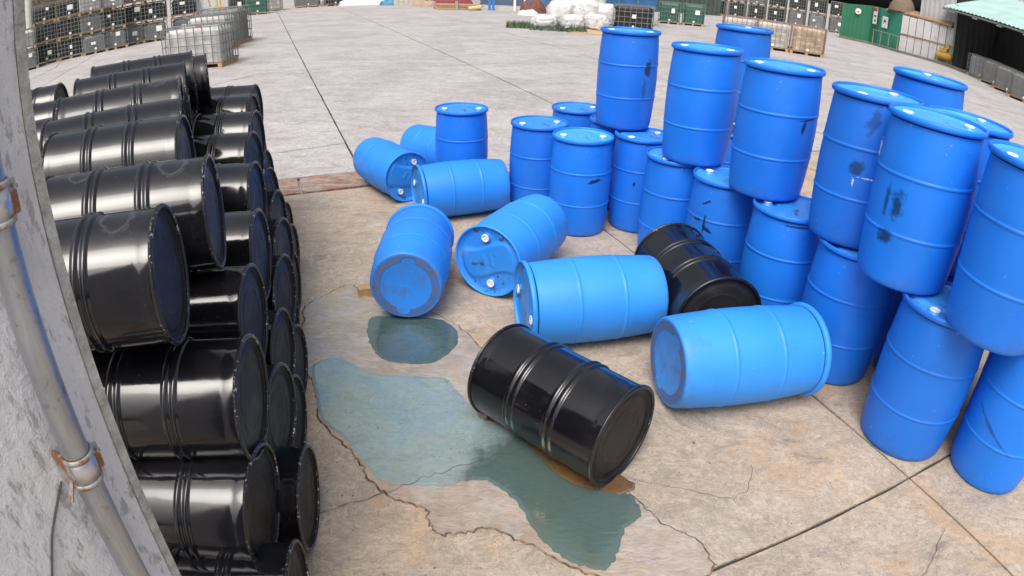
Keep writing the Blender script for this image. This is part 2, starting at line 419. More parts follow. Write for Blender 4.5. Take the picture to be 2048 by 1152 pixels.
def pool_mat(name, tint, liquid_col, k=.55, tf=0.0, drum_reflection=None):
    t = NT(name)                                   # shallow tinted liquid: the slab's own pattern shows through
    geo = t.n.new('ShaderNodeNewGeometry'); P = geo.outputs['Position']
    c, _, _ = concrete_colour(t, P, *NEAR)
    m = t.n.new('ShaderNodeMix'); m.data_type = 'RGBA'; m.blend_type = 'MULTIPLY'; m.inputs[0].default_value = 1
    t.l.new(c, m.inputs[6]); m.inputs[7].default_value = (*tint, 1)
    c = m.outputs[2]
    if tf:                                         # faint iridescent oil sheen painted into the liquid's colour
        c = t.mix(t.math('MULTIPLY', t.ramp(t.noise(5, 6, .7, t.mapping((1, 1.8, 1), co=P), 1.5), .52, .62), .35), c, (.40, .36, .47))
        c = t.mix(t.math('MULTIPLY', t.ramp(t.noise(6, 6, .7, t.mapping((1, 1.8, 1), loc=(5, 2, 0), co=P), 1.5), .54, .64), .35), c, (.22, .40, .58))
    f = t.ramp(t.noise(1.9, 5, .6, P, .5), .3, .7, k - .15, k + .15)
    if drum_reflection:                                     # fallen black drum's dark reflection, painted as a darker round patch
        x, y, r0, r1 = drum_reflection
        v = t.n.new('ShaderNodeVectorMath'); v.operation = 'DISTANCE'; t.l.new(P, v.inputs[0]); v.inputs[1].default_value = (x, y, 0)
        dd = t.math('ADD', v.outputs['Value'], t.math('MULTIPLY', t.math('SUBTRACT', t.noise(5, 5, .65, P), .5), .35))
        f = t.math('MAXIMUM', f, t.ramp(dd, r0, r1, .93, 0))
        liquid_col = t.mix(t.ramp(dd, r0, r1, 1, 0), liquid_col, (.075, .118, .108))
    c = t.mix(f, c, liquid_col)
    t.set('Base Color', c); t.set('Roughness', .03); t.set('IOR', 2.3)
    if tf:
        t.set('Thin Film IOR', 1.2); t.set('Thin Film Thickness', t.ramp(t.noise(2.4, 6, .65, P, 1.0), .25, .75, 180, 380))
    t.bump(ripple_height(t, P), .28, .008); return t.m
M_tide = tide_mat()
FILM = [(-1.5, 3.82), (-1.41, 3.44), (-1.31, 3.21), (-1.22, 3.09), (-1.14, 2.92), (-1.06, 2.71), (-.88, 2.54), (-.76, 2.39), (-.68, 2.27), (-.54, 2.16), (-.39, 2.11), (-.36, 2.02), (-.29, 1.95), (-.18, 1.98), (-.07, 2.0), (.05, 1.95), (.19, 1.87), (.32, 1.78), (.62, 1.70), (.93, 1.75), (.91, 1.95), (.77, 2.05), (.68, 2.18), (.58, 2.32), (.49, 2.39), (.31, 2.57), (.13, 2.77), (-.05, 2.94), (-.09, 3.19), (-.15, 3.47), (-.28, 3.7), (-.38, 3.83), (-.52, 3.96), (-.85, 4.17), (-1.06, 4.19), (-1.29, 4.38), (-1.44, 4.2), (-1.55, 4.0)]
POOL1 = [(-1.01, 3.75), (-.99, 3.90), (-.8, 3.91), (-.62, 3.91), (-.47, 3.87), (-.37, 3.73), (-.36, 3.57), (-.44, 3.4), (-.54, 3.33), (-.7, 3.33), (-.83, 3.37), (-.94, 3.53)]
POOL2 = [(-1.26, 3.23), (-1.24, 3.3), (-1.14, 3.36), (-1.03, 3.31), (-.88, 3.22), (-.74, 3.19), (-.43, 3.19), (-.35, 3.12), (-.26, 2.98), (-.16, 2.84), (-.04, 2.77), (.07, 2.68), (.16, 2.55), (.24, 2.42), (.35, 2.32), (.47, 2.28), (.6, 2.26), (.66, 2.16), (.64, 2.08), (.57, 2.02), (.53, 1.9), (.46, 1.79), (.38, 1.79), (.28, 1.84), (.17, 1.95), (.11, 2.07), (.04, 2.2), (-.07, 2.3), (-.18, 2.32), (-.3, 2.27), (-.48, 2.26), (-.61, 2.27), (-.7, 2.36), (-.88, 2.58), (-1.05, 2.72), (-1.12, 2.87), (-1.2, 3.06)]
OIL = [(-.18, 2.92), (-.09, 2.84), (.07, 2.73), (.23, 2.57), (.40, 2.45), (.55, 2.40), (.66, 2.30), (.57, 2.24), (.46, 2.27), (.35, 2.30), (.24, 2.40), (.16, 2.53), (.07, 2.66), (-.04, 2.76), (-.16, 2.81)]
tag(sheet('water_film', smooth_loop(FILM, 1, .006), .003, film_mat(), M_tide, .011),
    'thin rippled oily sheen of liquid spread over the concrete around the teal pools', 'puddle')
tag(sheet('spill_puddle', smooth_loop(POOL1, 2, .003), .0075, pool_mat('reflection_darkened_teal_liquid', (.20, .36, .36), (.05, .095, .088), .5), None, .02),  # darker tint paints in the lying blue drum's reflection
    'small dark teal puddle at the foot of the blue drum lying base first', 'puddle', 'teal puddles')
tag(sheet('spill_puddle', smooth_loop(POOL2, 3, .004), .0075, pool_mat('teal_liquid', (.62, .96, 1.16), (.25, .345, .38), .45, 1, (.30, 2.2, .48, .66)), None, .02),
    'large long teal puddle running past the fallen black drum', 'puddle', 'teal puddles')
tag(sheet('oil_stain', smooth_loop(OIL, 4, .003), .0125, pool_mat('amber_oil', (.48, .32, .17), (.11, .066, .03), .4), None, .012),
    'narrow amber oil streak along the underside of the fallen black drum', 'oil stain')

# ------------------------------------------------------------------ blue plastic drum
DH = .9256
def ring_prof(z, r0, r1): return [(r0 - .0004, z - .030), (r0, z - .016), (r0, z - .010), (r0 + .0022, z - .0075), (r0 + .0042, z - .003), (r1 + .0042, z + .003), (r1 + .0022, z + .0075), (r1, z + .010), (r1, z + .016), (r1 + .0004, z + .030)]
body_prof = [(.232, .006), (.247, .003), (.257, .009), (.2632, .024), (.2665, .05), (.2710, .10), (.2765, .18), (.2808, .26)] + ring_prof(.305, .2828, .2832) + \
    [(.2852, .37), (.2864, .43), (.2866, .48), (.2858, .55)] + ring_prof(.612, .2842, .2838) + [(.2812, .68), (.2768, .76), (.2715, .83), (.2685, .862), (.2668, .874), (.2675, .882)]
b_ = MB(); b_.lathe(body_prof, 72, True); ME_body = b_.mesh('drum_body', M_blue[0], True)
b_ = MB(); b_.lathe([(.2675, .888), (.2785, .8905), (.2850, .896), (.2870, .903), (.2872, .911), (.2855, .919), (.2815, .9245), (.2765, .9256), (.2725, .9225), (.2700, .911), (.268, .898)], 72)
ME_rim = b_.mesh('drum_rim', M_blue[0], True)
def sstep(a, b, x):
    t = max(0, min(1, (x - a) / (b - a))); return t * t * (3 - 2 * t)
def polar(fn, rmax, nr=26, na=72):
    mb = MB(); mb.v.append((0, 0, fn(0, 0)))
    for i in range(1, nr + 1):
        r = rmax * i / nr
        for k in range(na):
            t = 2 * math.pi * k / na; x, y = r * math.cos(t), r * math.sin(t); mb.v.append((x, y, fn(x, y)))
    mb.f += [(0, 1 + k, 1 + (k + 1) % na) for k in range(na)]
    for i in range(nr - 1):
        for k in range(na):
            a = 1 + i * na; b = a + na; mb.f.append((a + k, b + k, b + (k + 1) % na, a + (k + 1) % na))
    return mb
def lid_z(x, y):
    r = math.hypot(x, y); z = .893
    edge = .115 + .035 * math.sin(x * 11) * (1 if y > 0 else -1)
    z += .015 * (1 - sstep(edge - .012, edge + .012, abs(y))) * (1 - sstep(.215, .24, r))
    z += .004 * (1 - sstep(.008, .014, abs(abs(x) - .03))) * (1 - sstep(.04, .05, abs(y)))
    z += .014 * sstep(.248, .268, r)
    return z
ME_lid = polar(lid_z, .2685).mesh('drum_lid', M_lid, True)
def base_z(x, y):
    r = math.hypot(x, y); z = 0.004
    dep = .02 * (1 - sstep(.172, .186, r))
    for sgn in (1, -1):                              # moulded hand pockets top and bottom
        d = math.hypot(x, (y - sgn * .185) * 1.2); dep = max(dep, .012 * (1 - sstep(.038, .05, d)))
    z += dep
    def seg(ax, ay, bx, by):
        t = max(0, min(1, ((x - ax) * (bx - ax) + (y - ay) * (by - ay)) / ((bx - ax) ** 2 + (by - ay) ** 2)))
        return math.hypot(x - ax - t * (bx - ax), y - ay - t * (by - ay))
    for s in ((-.05, -.12, .0, .06), (.0, .06, .03, .09), (.03, .09, .05, -.0), (.05, 0, .09, -.02), (-.09, -.13, -.10, -.05)):
        z -= .006 * (1 - sstep(.004, .009, seg(*s)))
    return z
ME_base = polar(base_z, .2515, 46, 96).mesh('drum_base', M_base, True)
b_ = MB(); b_.lathe([(.043, -.004), (.041, .006), (.034, .008), (.034, .017), (.031, .019)], 24); ME_bung = b_.mesh('bung', M_lid, True)
b_ = MB(); b_.lathe([(.0315, .015), (.0315, .0225), (.029, .0245), (.020, .0245), (.018, .018), (.010, .017), (.008, .021), (.0005, .021)], 24); ME_plug = b_.mesh('plug', M_plug, True)

def blue_drum(mtx, label, body_mat, lid=None, group=None, s=1.0, base=False):
    root = link('blue_plastic_drum', None); root.matrix_world = mtx @ Matrix.Scale(s, 4); root.empty_display_size = .2
    tag(root, label, 'drum', group)
    lid = lid or M_lid
    part('body', ME_body, root, body_mat); part('rim', ME_rim, root, body_mat); part('lid', ME_lid, root, lid)
    for sg in (1, -1):
        b = part('bung', ME_bung, root, lid, (0, sg * .182, .893)); part('plug', ME_plug, b, M_plug)
    if base: part('base', ME_base, root)
    return root
def stand(x, y, z, yaw, tilt=0.0, taz=0.0):
    T = Matrix.Translation((x, y, z))
    return T @ Matrix.Rotation(tilt, 4, Vector((math.cos(taz), math.sin(taz), 0))) @ Matrix.Rotation(yaw, 4, 'Z')
def lying(a, az, length, rad, top_at_a, roll_):
    d = Vector((math.cos(R(az)), math.sin(R(az)), 0)); pa = Vector((a[0], a[1], rad))
    zax = -d if top_at_a else d
    org = pa + d * length if top_at_a else pa
    side = Vector((0, 0, 1)).cross(zax).normalized()
    m = Matrix((zax.cross(side) * -1 if False else side, zax.cross(side), zax)).transposed().to_4x4(); m.translation = org
    return m @ Matrix.Rotation(R(roll_), 4, 'Z')

G_ST, G_TOP, G_FALL = 'blue drums standing on the concrete', 'blue drums stacked on other blue drums', 'blue drums lying on the ground'
def fa(x, y, yaw, off):                              # local angle on a drum's side, 'off' degrees to the right of the side facing the camera
    return math.atan2(-y, -x) + R(off) - yaw
def marked(nm, base, x, y, yaw, mk, dirt=.8):
    return blue_plastic(nm, base, [dict(m, a=fa(x, y, yaw, m['a'])) for m in mk], dirt)
STAND = [  # x, y, z, yaw deg, scale, group, label, marks, lid stained
 (-.60, 6.76, 0, 97, 1, G_ST, 'lone upright blue drum with dark stains on its lid, behind the lying drums', (), 1),
 (.22, 6.20, 0, 110, 1, G_ST, 'upright blue drum at the left end of the standing group', (), 1),
 (.61, 5.74, 0, 90, 1, G_ST, 'upright blue drum with a black tear mark below its upper ring', (dict(a=27, z=.555, w=.055, h=.017, t=.25, n=.8),), 0),
 (1.21, 5.88, 0, 127, 1, G_ST, 'ground level blue drum under the leftmost stacked drum', (dict(a=-10, z=.5, w=.012, h=.02),), 1),
 (.66, 7.00, 0, 110, 1, G_ST, 'upright blue drum showing only its stained lid behind the leftmost standing pair', (), 1),
 (1.03, 6.48, 0, 120, 1, G_ST, 'upright blue drum mostly hidden beneath the back of the leftmost stacked drum', (), 1),
 (1.39, 5.20, 0, 130, 1, G_ST, 'ground level blue drum left of the scratched one, behind the rear black drum', (), 0),
 (1.67, 4.67, 0, 43, 1, G_ST, 'ground level blue drum scratched black near its white bung, behind the rear black drum', (
     dict(a=-28, z=.585, w=.010, h=.07, n=.5), dict(a=-22, z=.545, w=.05, h=.014, t=-.5, n=1.1), dict(a=-42, z=.60, w=.03, h=.012, n=1.1), dict(a=-30, z=.75, w=.035, h=.008, t=.6, n=1.2)), 0),
 (1.95, 4.04, 0, 61, 1, G_ST, 'ground level blue drum with chipped lid right of the rear black drum', (dict(a=10, z=.86, w=.1, h=.006, n=1.2),), 1),
 (2.19, 3.44, 0, 40, 1, G_ST, 'ground level blue drum behind the right end of the nearest lying drum', (dict(a=-25, z=.42, w=.05, h=.03, o=.5, n=1.2),), 0),
 (2.38, 2.68, 0, 116, 1, G_ST, 'ground level blue drum with a large white bung at front right', (), 0),
 (2.87, 2.32, 0, 200, 1, G_ST, 'ground level blue drum cut by the right edge of the photo', (dict(a=-15, z=.40, w=.15, h=.012, t=-.55, o=.55, n=1.2, s=.6),), 0),
 (1.80, 6.45, 0, 100, 1, G_ST, 'blue drum whose lid barely shows between the two leftmost stacked drums', (), 1),
 (1.04, 6.20, DH, 84, 1, G_TOP, 'leftmost stacked blue drum with a dark scuff on its right side', (dict(a=42, z=.60, w=.035, h=.07, o=.8, n=1.2, s=.5), dict(a=36, z=.40, w=.02, h=.10, o=.4, n=1.2, s=.6)), 0),
 (1.48, 5.10, DH, 75, 1, G_TOP, 'second stacked blue drum from the left, clean sided and unmarked', (), 0),
 (1.83, 4.34, DH, 62, 1, G_TOP, 'third stacked blue drum from the left, with a black slit near its right edge', (dict(a=42, z=.545, w=.016, h=.045, t=-.2, n=.7), dict(a=50, z=.595, w=.09, h=.005, t=.1, n=.8)), 0),
 (2.13, 3.55, DH, 118, 1, G_TOP, 'fourth stacked blue drum from the left, spattered with white paint specks', (
     dict(a=-8, z=.50, w=.04, h=.04, o=.7, n=1.2, s=.6), dict(a=2, z=.78, w=.03, h=.07, o=.5, n=1.3, s=.6, t=-.3),
     dict(a=15, z=.64, w=.006, h=.055, col=(.7, .74, .78), n=2.4, ns=95, s=.15, o=.8), dict(a=9, z=.45, w=.05, h=.004, col=(.7, .74, .78), n=2.4, ns=95, s=.15, o=.8), dict(a=-9, z=.415, w=.006, h=.022, col=(.7, .74, .78), n=2.0, ns=95, s=.15, o=.8)), 0),
 (2.20, 2.98, DH, 70, 1, G_TOP, 'stacked blue drum with three black smudges down its left side', (
     dict(a=-38, z=.47, w=.014, h=.07, o=.75, n=.9, s=.9), dict(a=-24, z=.465, w=.032, h=.065, o=.8, n=1.2, s=.9), dict(a=-30, z=.275, w=.042, h=.038, t=.5, o=.8, n=1.4, s=.8)), 0),
 (2.44, 2.37, DH, 81, 1, G_TOP, 'nearest stacked blue drum cut off by the right edge', (), 0),
 (2.25, 6.50, 1.0, 150, 1.02, G_TOP, 'rear stacked blue drum in front of the brown caged tanks', (), 0),
 (2.95, 4.20, 1.0, 155, 1.02, G_TOP, 'rear stacked blue drum standing highest before the shed', (), 0),
 (2.69, 3.30, .90, 120, 1, G_TOP, 'blue drum stacked directly behind the black smudged drum', (), 0),
 (2.95, 2.65, .88, 150, 1, G_TOP, 'blue drum showing a sliver of lid at the right edge behind the nearest stacked drum', (), 0),
]
for i, (x, y, z, yw, s, g, lab, mk, st) in enumerate(STAND):
    yaw = R(yw); base = [(.012, .185, .78), (.014, .172, .72), (.012, .200, .82)][i % 3]
    bm_ = marked('blue_polyethylene_marked_%d' % i, base, x, y, yaw, mk) if mk else M_blue[i % 3]
    blue_drum(stand(x, y, z, yaw), lab, bm_, M_lid2 if st else M_lid, g, s)
for x, y, lab in ((2.25, 6.5, 'blue drum hidden under the rear stacked drum by the brown cages'), (2.95, 4.2, 'blue drum hidden under the highest rear stacked drum'), (2.78, 3.34, 'blue drum hidden behind and below the black smudged drum'), (3.30, 2.75, 'blue drum hidden low behind the nearest stacked drum')):
    blue_drum(stand(x, y, 0, 1.0) @ Matrix.Diagonal((.95, .95, .945, 1)), lab, M_blue[1], None, 'hidden lower blue drums')
LYING = [  # a, az, scale, lid at a?, roll, body, label, base part
 ((-1.12, 6.30), 128, .94, True, 150, M_faded2, 'lying blue drum with its lid and one white bung turned right, farthest left', False),
 ((-.66, 7.08), 135, .92, True, 100, M_faded2, 'lying blue drum half hidden behind the leftmost lying drum', False),
 ((-.95, 5.82), 23, .955, True, 75, M_faded2, 'lying blue drum in front of the lone upright drum, dark lid to the left', False),
 ((-.735, 3.85), 92, .98, False, 8, M_faded2, 'blue drum lying with its grimy round base facing the small puddle', True),
 ((-.193, 4.272), 62.7, 1.0, True, 8, M_faded, 'lying blue drum with its lid and top bung facing the camera', False),
 ((.072, 3.638), 13.2, 1.01, True, 85, M_faded, 'pale blue drum lying behind the front black drum', False),
 ((.905, 3.0), 11, 1.015, False, 20, M_faded, 'pale blue drum lying nearest the camera, base to the left', True),
]
for a, az, s, la, rl, bm_, lab, bs in LYING:
    blue_drum(lying(a, az, DH * s, .2915 * s, la, rl), lab, bm_, M_lid2 if not bs else M_lid, G_FALL, s, bs)

# ------------------------------------------------------------------ black steel drum
SL, SR = .88, .293
prof = [(.2845, .010), (.2845, .055), (.2835, .060), (.2835, .08), (.2835, .235)]
def hoop(z): return [(.2835, z - .0195), (.2835, z - .017), (.289, z - .011), (.2935, z - .004), (.2935, z + .004), (.289, z + .011), (.2835, z + .017), (.2835, z + .0195)]
prof += hoop(.285) + hoop(.327) + [(.2835, .375), (.2835, .505)] + hoop(.553) + hoop(.595) + [(.2835, .645), (.2835, .80), (.2835, .82), (.2845, .825), (.2845, .870)]
b_ = MB(); b_.lathe(prof, 64); ME_sbody = b_.mesh('steel_drum_body', M_black[0], True)
def chime(z): return [(.2845 + .0110 * math.cos(t), z + .010 * math.sin(t)) for t in [2 * math.pi * k / 10 for k in range(11)]]
b_ = MB(); b_.lathe([(r + .001, z) for r, z in chime(.009)], 64); ME_ch0 = b_.mesh('steel_drum_rim_lower', M_chime, True)
b_ = MB(); b_.lathe([(r + .001, z) for r, z in chime(.871)], 64); ME_ch1 = b_.mesh('steel_drum_rim_upper', M_chime, True)
def head_z(x, y):
    r = math.hypot(x, y); z = -.024 + .006 * (1 - sstep(.225, .24, r)) + .003 * (sstep(.15, .158, r) - sstep(.165, .173, r)) + .020 * sstep(.270, .281, r); return z
hm = polar(head_z, .281, 30, 64)
ME_hd1 = hm.mesh('steel_drum_head', M_head, True)
b_ = MB(); b_.lathe([(.036, -.003), (.034, .008), (.022, .009), (.020, .004), (.004, .004)], 18); ME_sbung = b_.mesh('steel_drum_bung', M_head, True)
def steel_drum(mtx, label, mat, group=None, s=1.0, rim=None):
    root = link('black_steel_drum', None); root.matrix_world = mtx @ Matrix.Scale(s, 4); root.empty_display_size = .2
    tag(root, label, 'drum', group)
    part('body', ME_sbody, root, mat); part('rim', ME_ch0, root, rim or M_chime); part('rim', ME_ch1, root, rim or M_chime)
    h = part('head', ME_hd1, root, None, (0, 0, SL))
    part('bung', ME_sbung, h, None, (0, .19, -.014))
    h = part('head', ME_hd1, root, None, (0, 0, 0)); h.rotation_euler = (math.pi, 0, 0)
    return root
def lying_c(c, az, rl, ln=1.0):                              # right-hand end centre c, axis leaving it towards az + 180
    d = Vector((-math.cos(R(az)), -math.sin(R(az)), 0)); side = Vector((0, 0, 1)).cross(d).normalized()
    m = Matrix((side, d.cross(side), d)).transposed().to_4x4(); m.translation = Vector(c)
    return m @ Matrix.Rotation(R(rl), 4, 'Z') @ Matrix.Diagonal((1, 1, ln, 1))
steel_drum(lying((.576, 2.37), 138, SL * .94, SR * .94, False, 30), 'fallen black steel drum nearest the camera beside the large teal puddle', M_black[1], 'fallen black drums', .94, M_chime_clean)
steel_drum(lying((1.36, 3.50), 99, SL * 1.04, SR * 1.04, False, 60), 'fallen black steel drum at the back, between lying and standing blue drums', M_black[0], 'fallen black drums', 1.04, M_chime_clean)
ORD = ['first', 'second', 'third', 'fourth', 'fifth', 'sixth', 'seventh', 'eighth', 'ninth', 'tenth']
PS = .80; PR = .234
A = [(-1.123, 1.743, 1.424), (-1.211, 2.291, 1.431), (-1.615, 2.849, 1.475), (-1.827, 3.248, 1.49), (-2.079, 3.717, 1.53), (-2.319, 4.231, 1.56), (-2.492, 4.684, 1.58), (-2.585, 5.10, 1.50)]
B = [(-.939, 1.787, .90), (-1.103, 2.261, .955), (-1.264, 2.797, 1.0), (-1.502, 3.383, 1.07), (-1.737, 3.941, 1.11), (-1.941, 4.507, 1.13), (-2.208, 5.1, 1.14), (-2.40, 5.65, 1.13)]
D = [(-.905, 1.60, .53), (-.987, 2.09, .56), (-1.125, 2.55, .57), (-1.275, 3.05, .63), (-1.45, 3.55, .65), (-1.66, 4.05, .66), (-1.92, 4.58, .66), (-2.15, 5.1, .66), (-2.42, 5.65, .66)]
Ee = [(-.762, 1.39, PR), (-.865, 1.93, PR), (-1.08, 2.45, PR), (-1.22, 2.94, PR), (-1.42, 3.44, PR), (-1.56, 3.93, PR), (-1.74, 4.45, PR), (-1.96, 4.95, PR), (-2.24, 5.45, PR), (-2.56, 5.95, PR)]
LAY = [('topmost', A, 18, 'top layer of stacked black drums'), ('upper middle', B, 9, 'second layer of stacked black drums'), ('lower middle', D, 6, 'third layer of stacked black drums'), ('bottom', Ee, 8, 'ground layer of stacked black drums')]
for ln, lst, az, grp in LAY:
    for i, c in enumerate(lst):
        mat = M_blackoval if (ln == 'topmost' and i in (0, 1, 4)) else M_black[(i * 2 + len(ln)) % 3]
        jit = random.uniform(-2, 2)
        lab = 'black steel drum in the %s layer of the pile, %s from the wall' % (ln, ORD[i])
        top = ln == 'topmost'
        steel_drum(lying_c(c, az + jit + (11 if top and i > 2 else 0), random.uniform(-8, 8) if mat is M_blackoval else random.uniform(0, 360), 1.13 if top and i > 2 else 1.0), lab, mat, grp, PS)
for i, (c, w) in enumerate([((-3.42, 4.05, 1.28), 'nearest'), ((-3.78, 4.55, 1.32), 'middle'), ((-4.18, 5.08, 1.38), 'farthest')]):
    steel_drum(lying_c(c, 20, 40 * i), 'black steel drum beside the wall edge in the short far left stack, %s of three' % w, M_black[i], 'short stack of black drums by the wall', PS)
    for z, lv in ((.82, 'second'), (PR + .1, 'bottom')):
        steel_drum(lying_c((c[0] + .02, c[1] + .1 * (z < 1), z), 20, 60 * i), 'black steel drum in the %s layer of the short far left stack, %s inward' % (lv, ORD[i]), M_black[i], 'buried drums of the short stack', PS)

# ------------------------------------------------------------------ the wall, its drainpipe and bracket
def wall_mat():
    t = NT('rough_white_painted_render')
    geo = t.n.new('ShaderNodeNewGeometry'); P = geo.outputs['Position']
    c = t.value((.86, .88, .92), .78, 1.12, t.noise(3, 6, .65, t.mapping((1, 1, .5), co=P)))
    c = t.mix(t.math('MULTIPLY', t.ramp(t.noise(38, 6, .75, t.mapping((1, 1, .30), (R(16), R(12), 0), co=P)), .53, .61), .62), c, (.30, .305, .30))
    c = t.mix(t.math('MULTIPLY', t.ramp(t.noise(9, 6, .75, t.mapping((1, 1, .12), co=P)), .52, .7), .22), c, (.33, .32, .30))
    c = t.mix(t.math('MULTIPLY', t.ramp(t.noise(2.2, 5, .7, P), .56, .75), .4), c, (.36, .36, .34))
    t.set('Base Color', c); t.set('Roughness', .9)
    t.bump(t.math('ADD', t.noise(26, 6, .75, P), t.math('MULTIPLY', t.noise(6, 3, .6, P), .8)), 1.0, .02); return t.m
M_wall = wall_mat()
M_trim = simple('weathered_grey_trim', (.44, .45, .42), .85, nscale=26, var=.55, bump=.9)
cd_ = 1.22
C0 = Vector((-math.sin(R(43.1)) * cd_, math.cos(R(43.1)) * cd_, 0))
W = Vector((-.36, -.933, 0)).normalized(); Nn = Vector((.933, -.36, 0)).normalized()
wall = empty('building_wall', C0, 'rough white rendered wall corner close on the left with a grey pipe', 'wall')
wall.rotation_euler = (0, 0, math.atan2(W.y, W.x))    # local x runs along the wall away from the corner, local +y is the outer face
def wl_(mb, name, mat, parent=wall, smooth=False): return put(name, mb, mat, parent, smooth)
mb = MB(); mb.box(0, -.28, 0, 2.6, 0, 2.62); wl_(mb, 'render_face', M_wall)
mb = MB(); mb.box(-.022, -.28, 0, -.002, .006, 2.62); wl_(mb, 'corner_trim', M_trim)
# outer side: the camera side is +Nn; W rotated +90 deg is (-W.y, W.x)
side = 1 if Vector((-W.y, W.x, 0)).dot(Nn) > 0 else -1
assert side == 1
def ray_wall(azdeg, off):                             # distance along the wall where a bearing meets the plane 'off' proud of it
    d = Vector((math.sin(R(azdeg)), math.cos(R(azdeg)), 0)); o = C0 + Nn * off
    k = o.dot(Nn) / d.dot(Nn); return (d * k - o).dot(W), (d * k).length
xp, dp = ray_wall(-47.1, .055)
PRAD = dp * math.tan(R(1.52))
def pipe_mat():
    t = NT('galvanised_grey_pipe')
    c = t.value((.40, .42, .445), .55, 1.25, t.noise(26, 6, .75, t.mapping((1, 1, .12))))
    c = t.mix(t.math('MULTIPLY', t.ramp(t.noise(30, 4, .7), .58, .7), .4), c, (.12, .12, .12))
    t.set('Base Color', c); t.set('Metallic', .75); t.set('Roughness', t.ramp(t.noise(18, 4, .7), .3, .7, .28, .5)); t.bump(t.noise(40, 4), .25, .005); return t.m
M_pipe = pipe_mat()
pipe = empty('drain_pipe', C0 + W * xp + Nn * .055, 'grey vertical drain pipe strapped to the white wall by rusty clamps', 'pipe')
pipe.rotation_euler = (0, 0, math.atan2(W.y, W.x))
mb = MB(); mb.lathe([(PRAD, 0), (PRAD, 2.6)], 40); put('tube', mb, M_pipe, pipe, True)
def rust_mat():
    t = NT('rusty_zinc_strap')
    m = t.ramp(t.noise(28, 5, .7), .42, .58)
    t.set('Base Color', t.mix(m, (.42, .42, .40), t.mix(t.noise(60, 3), (.14, .05, .022), (.30, .12, .045))))
    t.set('Metallic', t.ramp(m, 0, 1, .6, 0)); t.set('Roughness', .6); t.bump(t.noise(70, 4), .4, .004); return t.m
M_rust = rust_mat()
M_zinc = simple('bright_zinc_sleeve', (.55, .56, .57), .32, .8, nscale=20)
for zc in (1.51, CAMZ - .285):
    cl = MB(); cl.lathe([(PRAD + .001, -.027), (PRAD + .0035, -.026), (PRAD + .0035, .026), (PRAD + .001, .027)], 40); o = put('clamp', cl, M_zinc, pipe, True); o.location = (0, 0, zc)
    for dz in (-.031, .031):
        st = MB(); st.lathe([(PRAD + .0015, dz - .006), (PRAD + .006, dz - .005), (PRAD + .0065, dz), (PRAD + .006, dz + .005), (PRAD + .0015, dz + .006)], 40); put('strap', st, M_rust, o, True)
    lg = MB(); lg.box(PRAD - .004, -.056, -.038, PRAD + .003, .012, .034); lg.box(-PRAD - .018, .000, -.03, -PRAD + .004, .006, .03); put('lug', lg, M_rust, o)
    bt = MB(); bt.bar((-PRAD - .012, -.006, .018), (-PRAD - .012, .018, .018), .005, 6); put('bolt', bt, M_rust, o)
    bt = MB(); bt.bar((PRAD + .002, -.01, -.02), (PRAD + .03, .006, -.05), .006, 6); put('bolt', bt, M_rust, o)
cr = MB(); pts = [(xp + PRAD + .01, 1.47), (xp + .12, 1.38), (xp + .19, 1.27), (xp + .26, 1.12), (xp + .34, .9)]
for (xa, za), (xb, zb) in zip(pts, pts[1:]): cr.bar((xa, .003, za), (xb, .003, zb), .0032, 5)
put('cable', cr, simple('dark_cable', (.07, .07, .07), .7, nscale=40), wall)

# ------------------------------------------------------------------ small debris
M_wood = simple('pale_pallet_wood', (.42, .27, .14), .75, nscale=16, var=.35, bump=.3)
mb = MB(); mb.obox((0, 0, .03), Vector((.05, .022, 0)), Vector((-.015, .034, 0)), (0, 0, .03))
o = put('wood_block', mb, M_wood); o.location = (-1.13, 4.24, .002); tag(o, 'small pale wooden block on the wet concrete beside the grimy drum base', 'wood block')
mb = MB(); mb.obox((0, 0, .012), Vector((.022, .012, .004)), Vector((-.03, .055, 0)), (0, .003, .012))
o = put('wood_chip', mb, simple('yellow_wood', (.55, .33, .09), .7, nscale=22)); o.location = (-1.70, 4.17, .004); tag(o, 'yellow splinter of wood at the foot of the black drum pile', 'wood chip')
mb = MB(); rr = random.Random(5)
for k in range(420):
    far = k % 2
    x, y = (rr.uniform(-1.8, 3.0), rr.uniform(1.5, 6)) if not far else (rr.uniform(-9, 9), rr.uniform(6, 22))
    s = rr.uniform(.002, .006) * (2.2 if far else 1)
    a = rr.uniform(0, 6.28); q = [Vector((x + s * rr.uniform(.6, 1.4) * math.cos(a + j * 2.1), y + s * math.sin(a + j * 2.1), .0)) for j in range(3)]
    mb.add(q + [Vector((x, y, s * .9))], [(0, 1, 3), (1, 2, 3), (2, 0, 3)])
tag(put('grit', mb, simple('dark_grit', (.10, .085, .07), .9, nscale=3, var=.6)), kind='stuff')

# ------------------------------------------------------------------ caged bulk tanks in the background
M_cage = simple('galvanised_cage', (.20, .215, .205), .5, .3, nscale=3)
M_cagegreen = simple('green_painted_cage', (.10, .20, .15), .55, nscale=3)
M_cagebrown = simple('rusty_brown_cage', (.26, .19, .15), .7, nscale=3)
BOT = {'white': simple('white_tank_plastic', (.50, .49, .48), .5, nscale=3.5, var=.45), 'grey': simple('grey_tank_plastic', (.25, .265, .28), .5, nscale=2.5),
       'black': simple('black_tank_plastic', (.018, .018, .02), .5, nscale=2.5), 'green': simple('green_tank_plastic', (.05, .13, .10), .5, nscale=2.5),
       'tan': simple('brown_stained_tank_plastic', (.46, .37, .27), .6, nscale=3.2, var=.75), 'red': simple('pinkish_tank_plastic', (.45, .25, .22), .5, nscale=1.6, var=.5),
       'dim': simple('dusty_tank_plastic', (.20, .20, .195), .6, nscale=2)}
M_paper = simple('white_label', (.78, .78, .76), .6, var=.15, nscale=10)
M_cap = simple('tank_cap', (.5, .1, .06), .5)
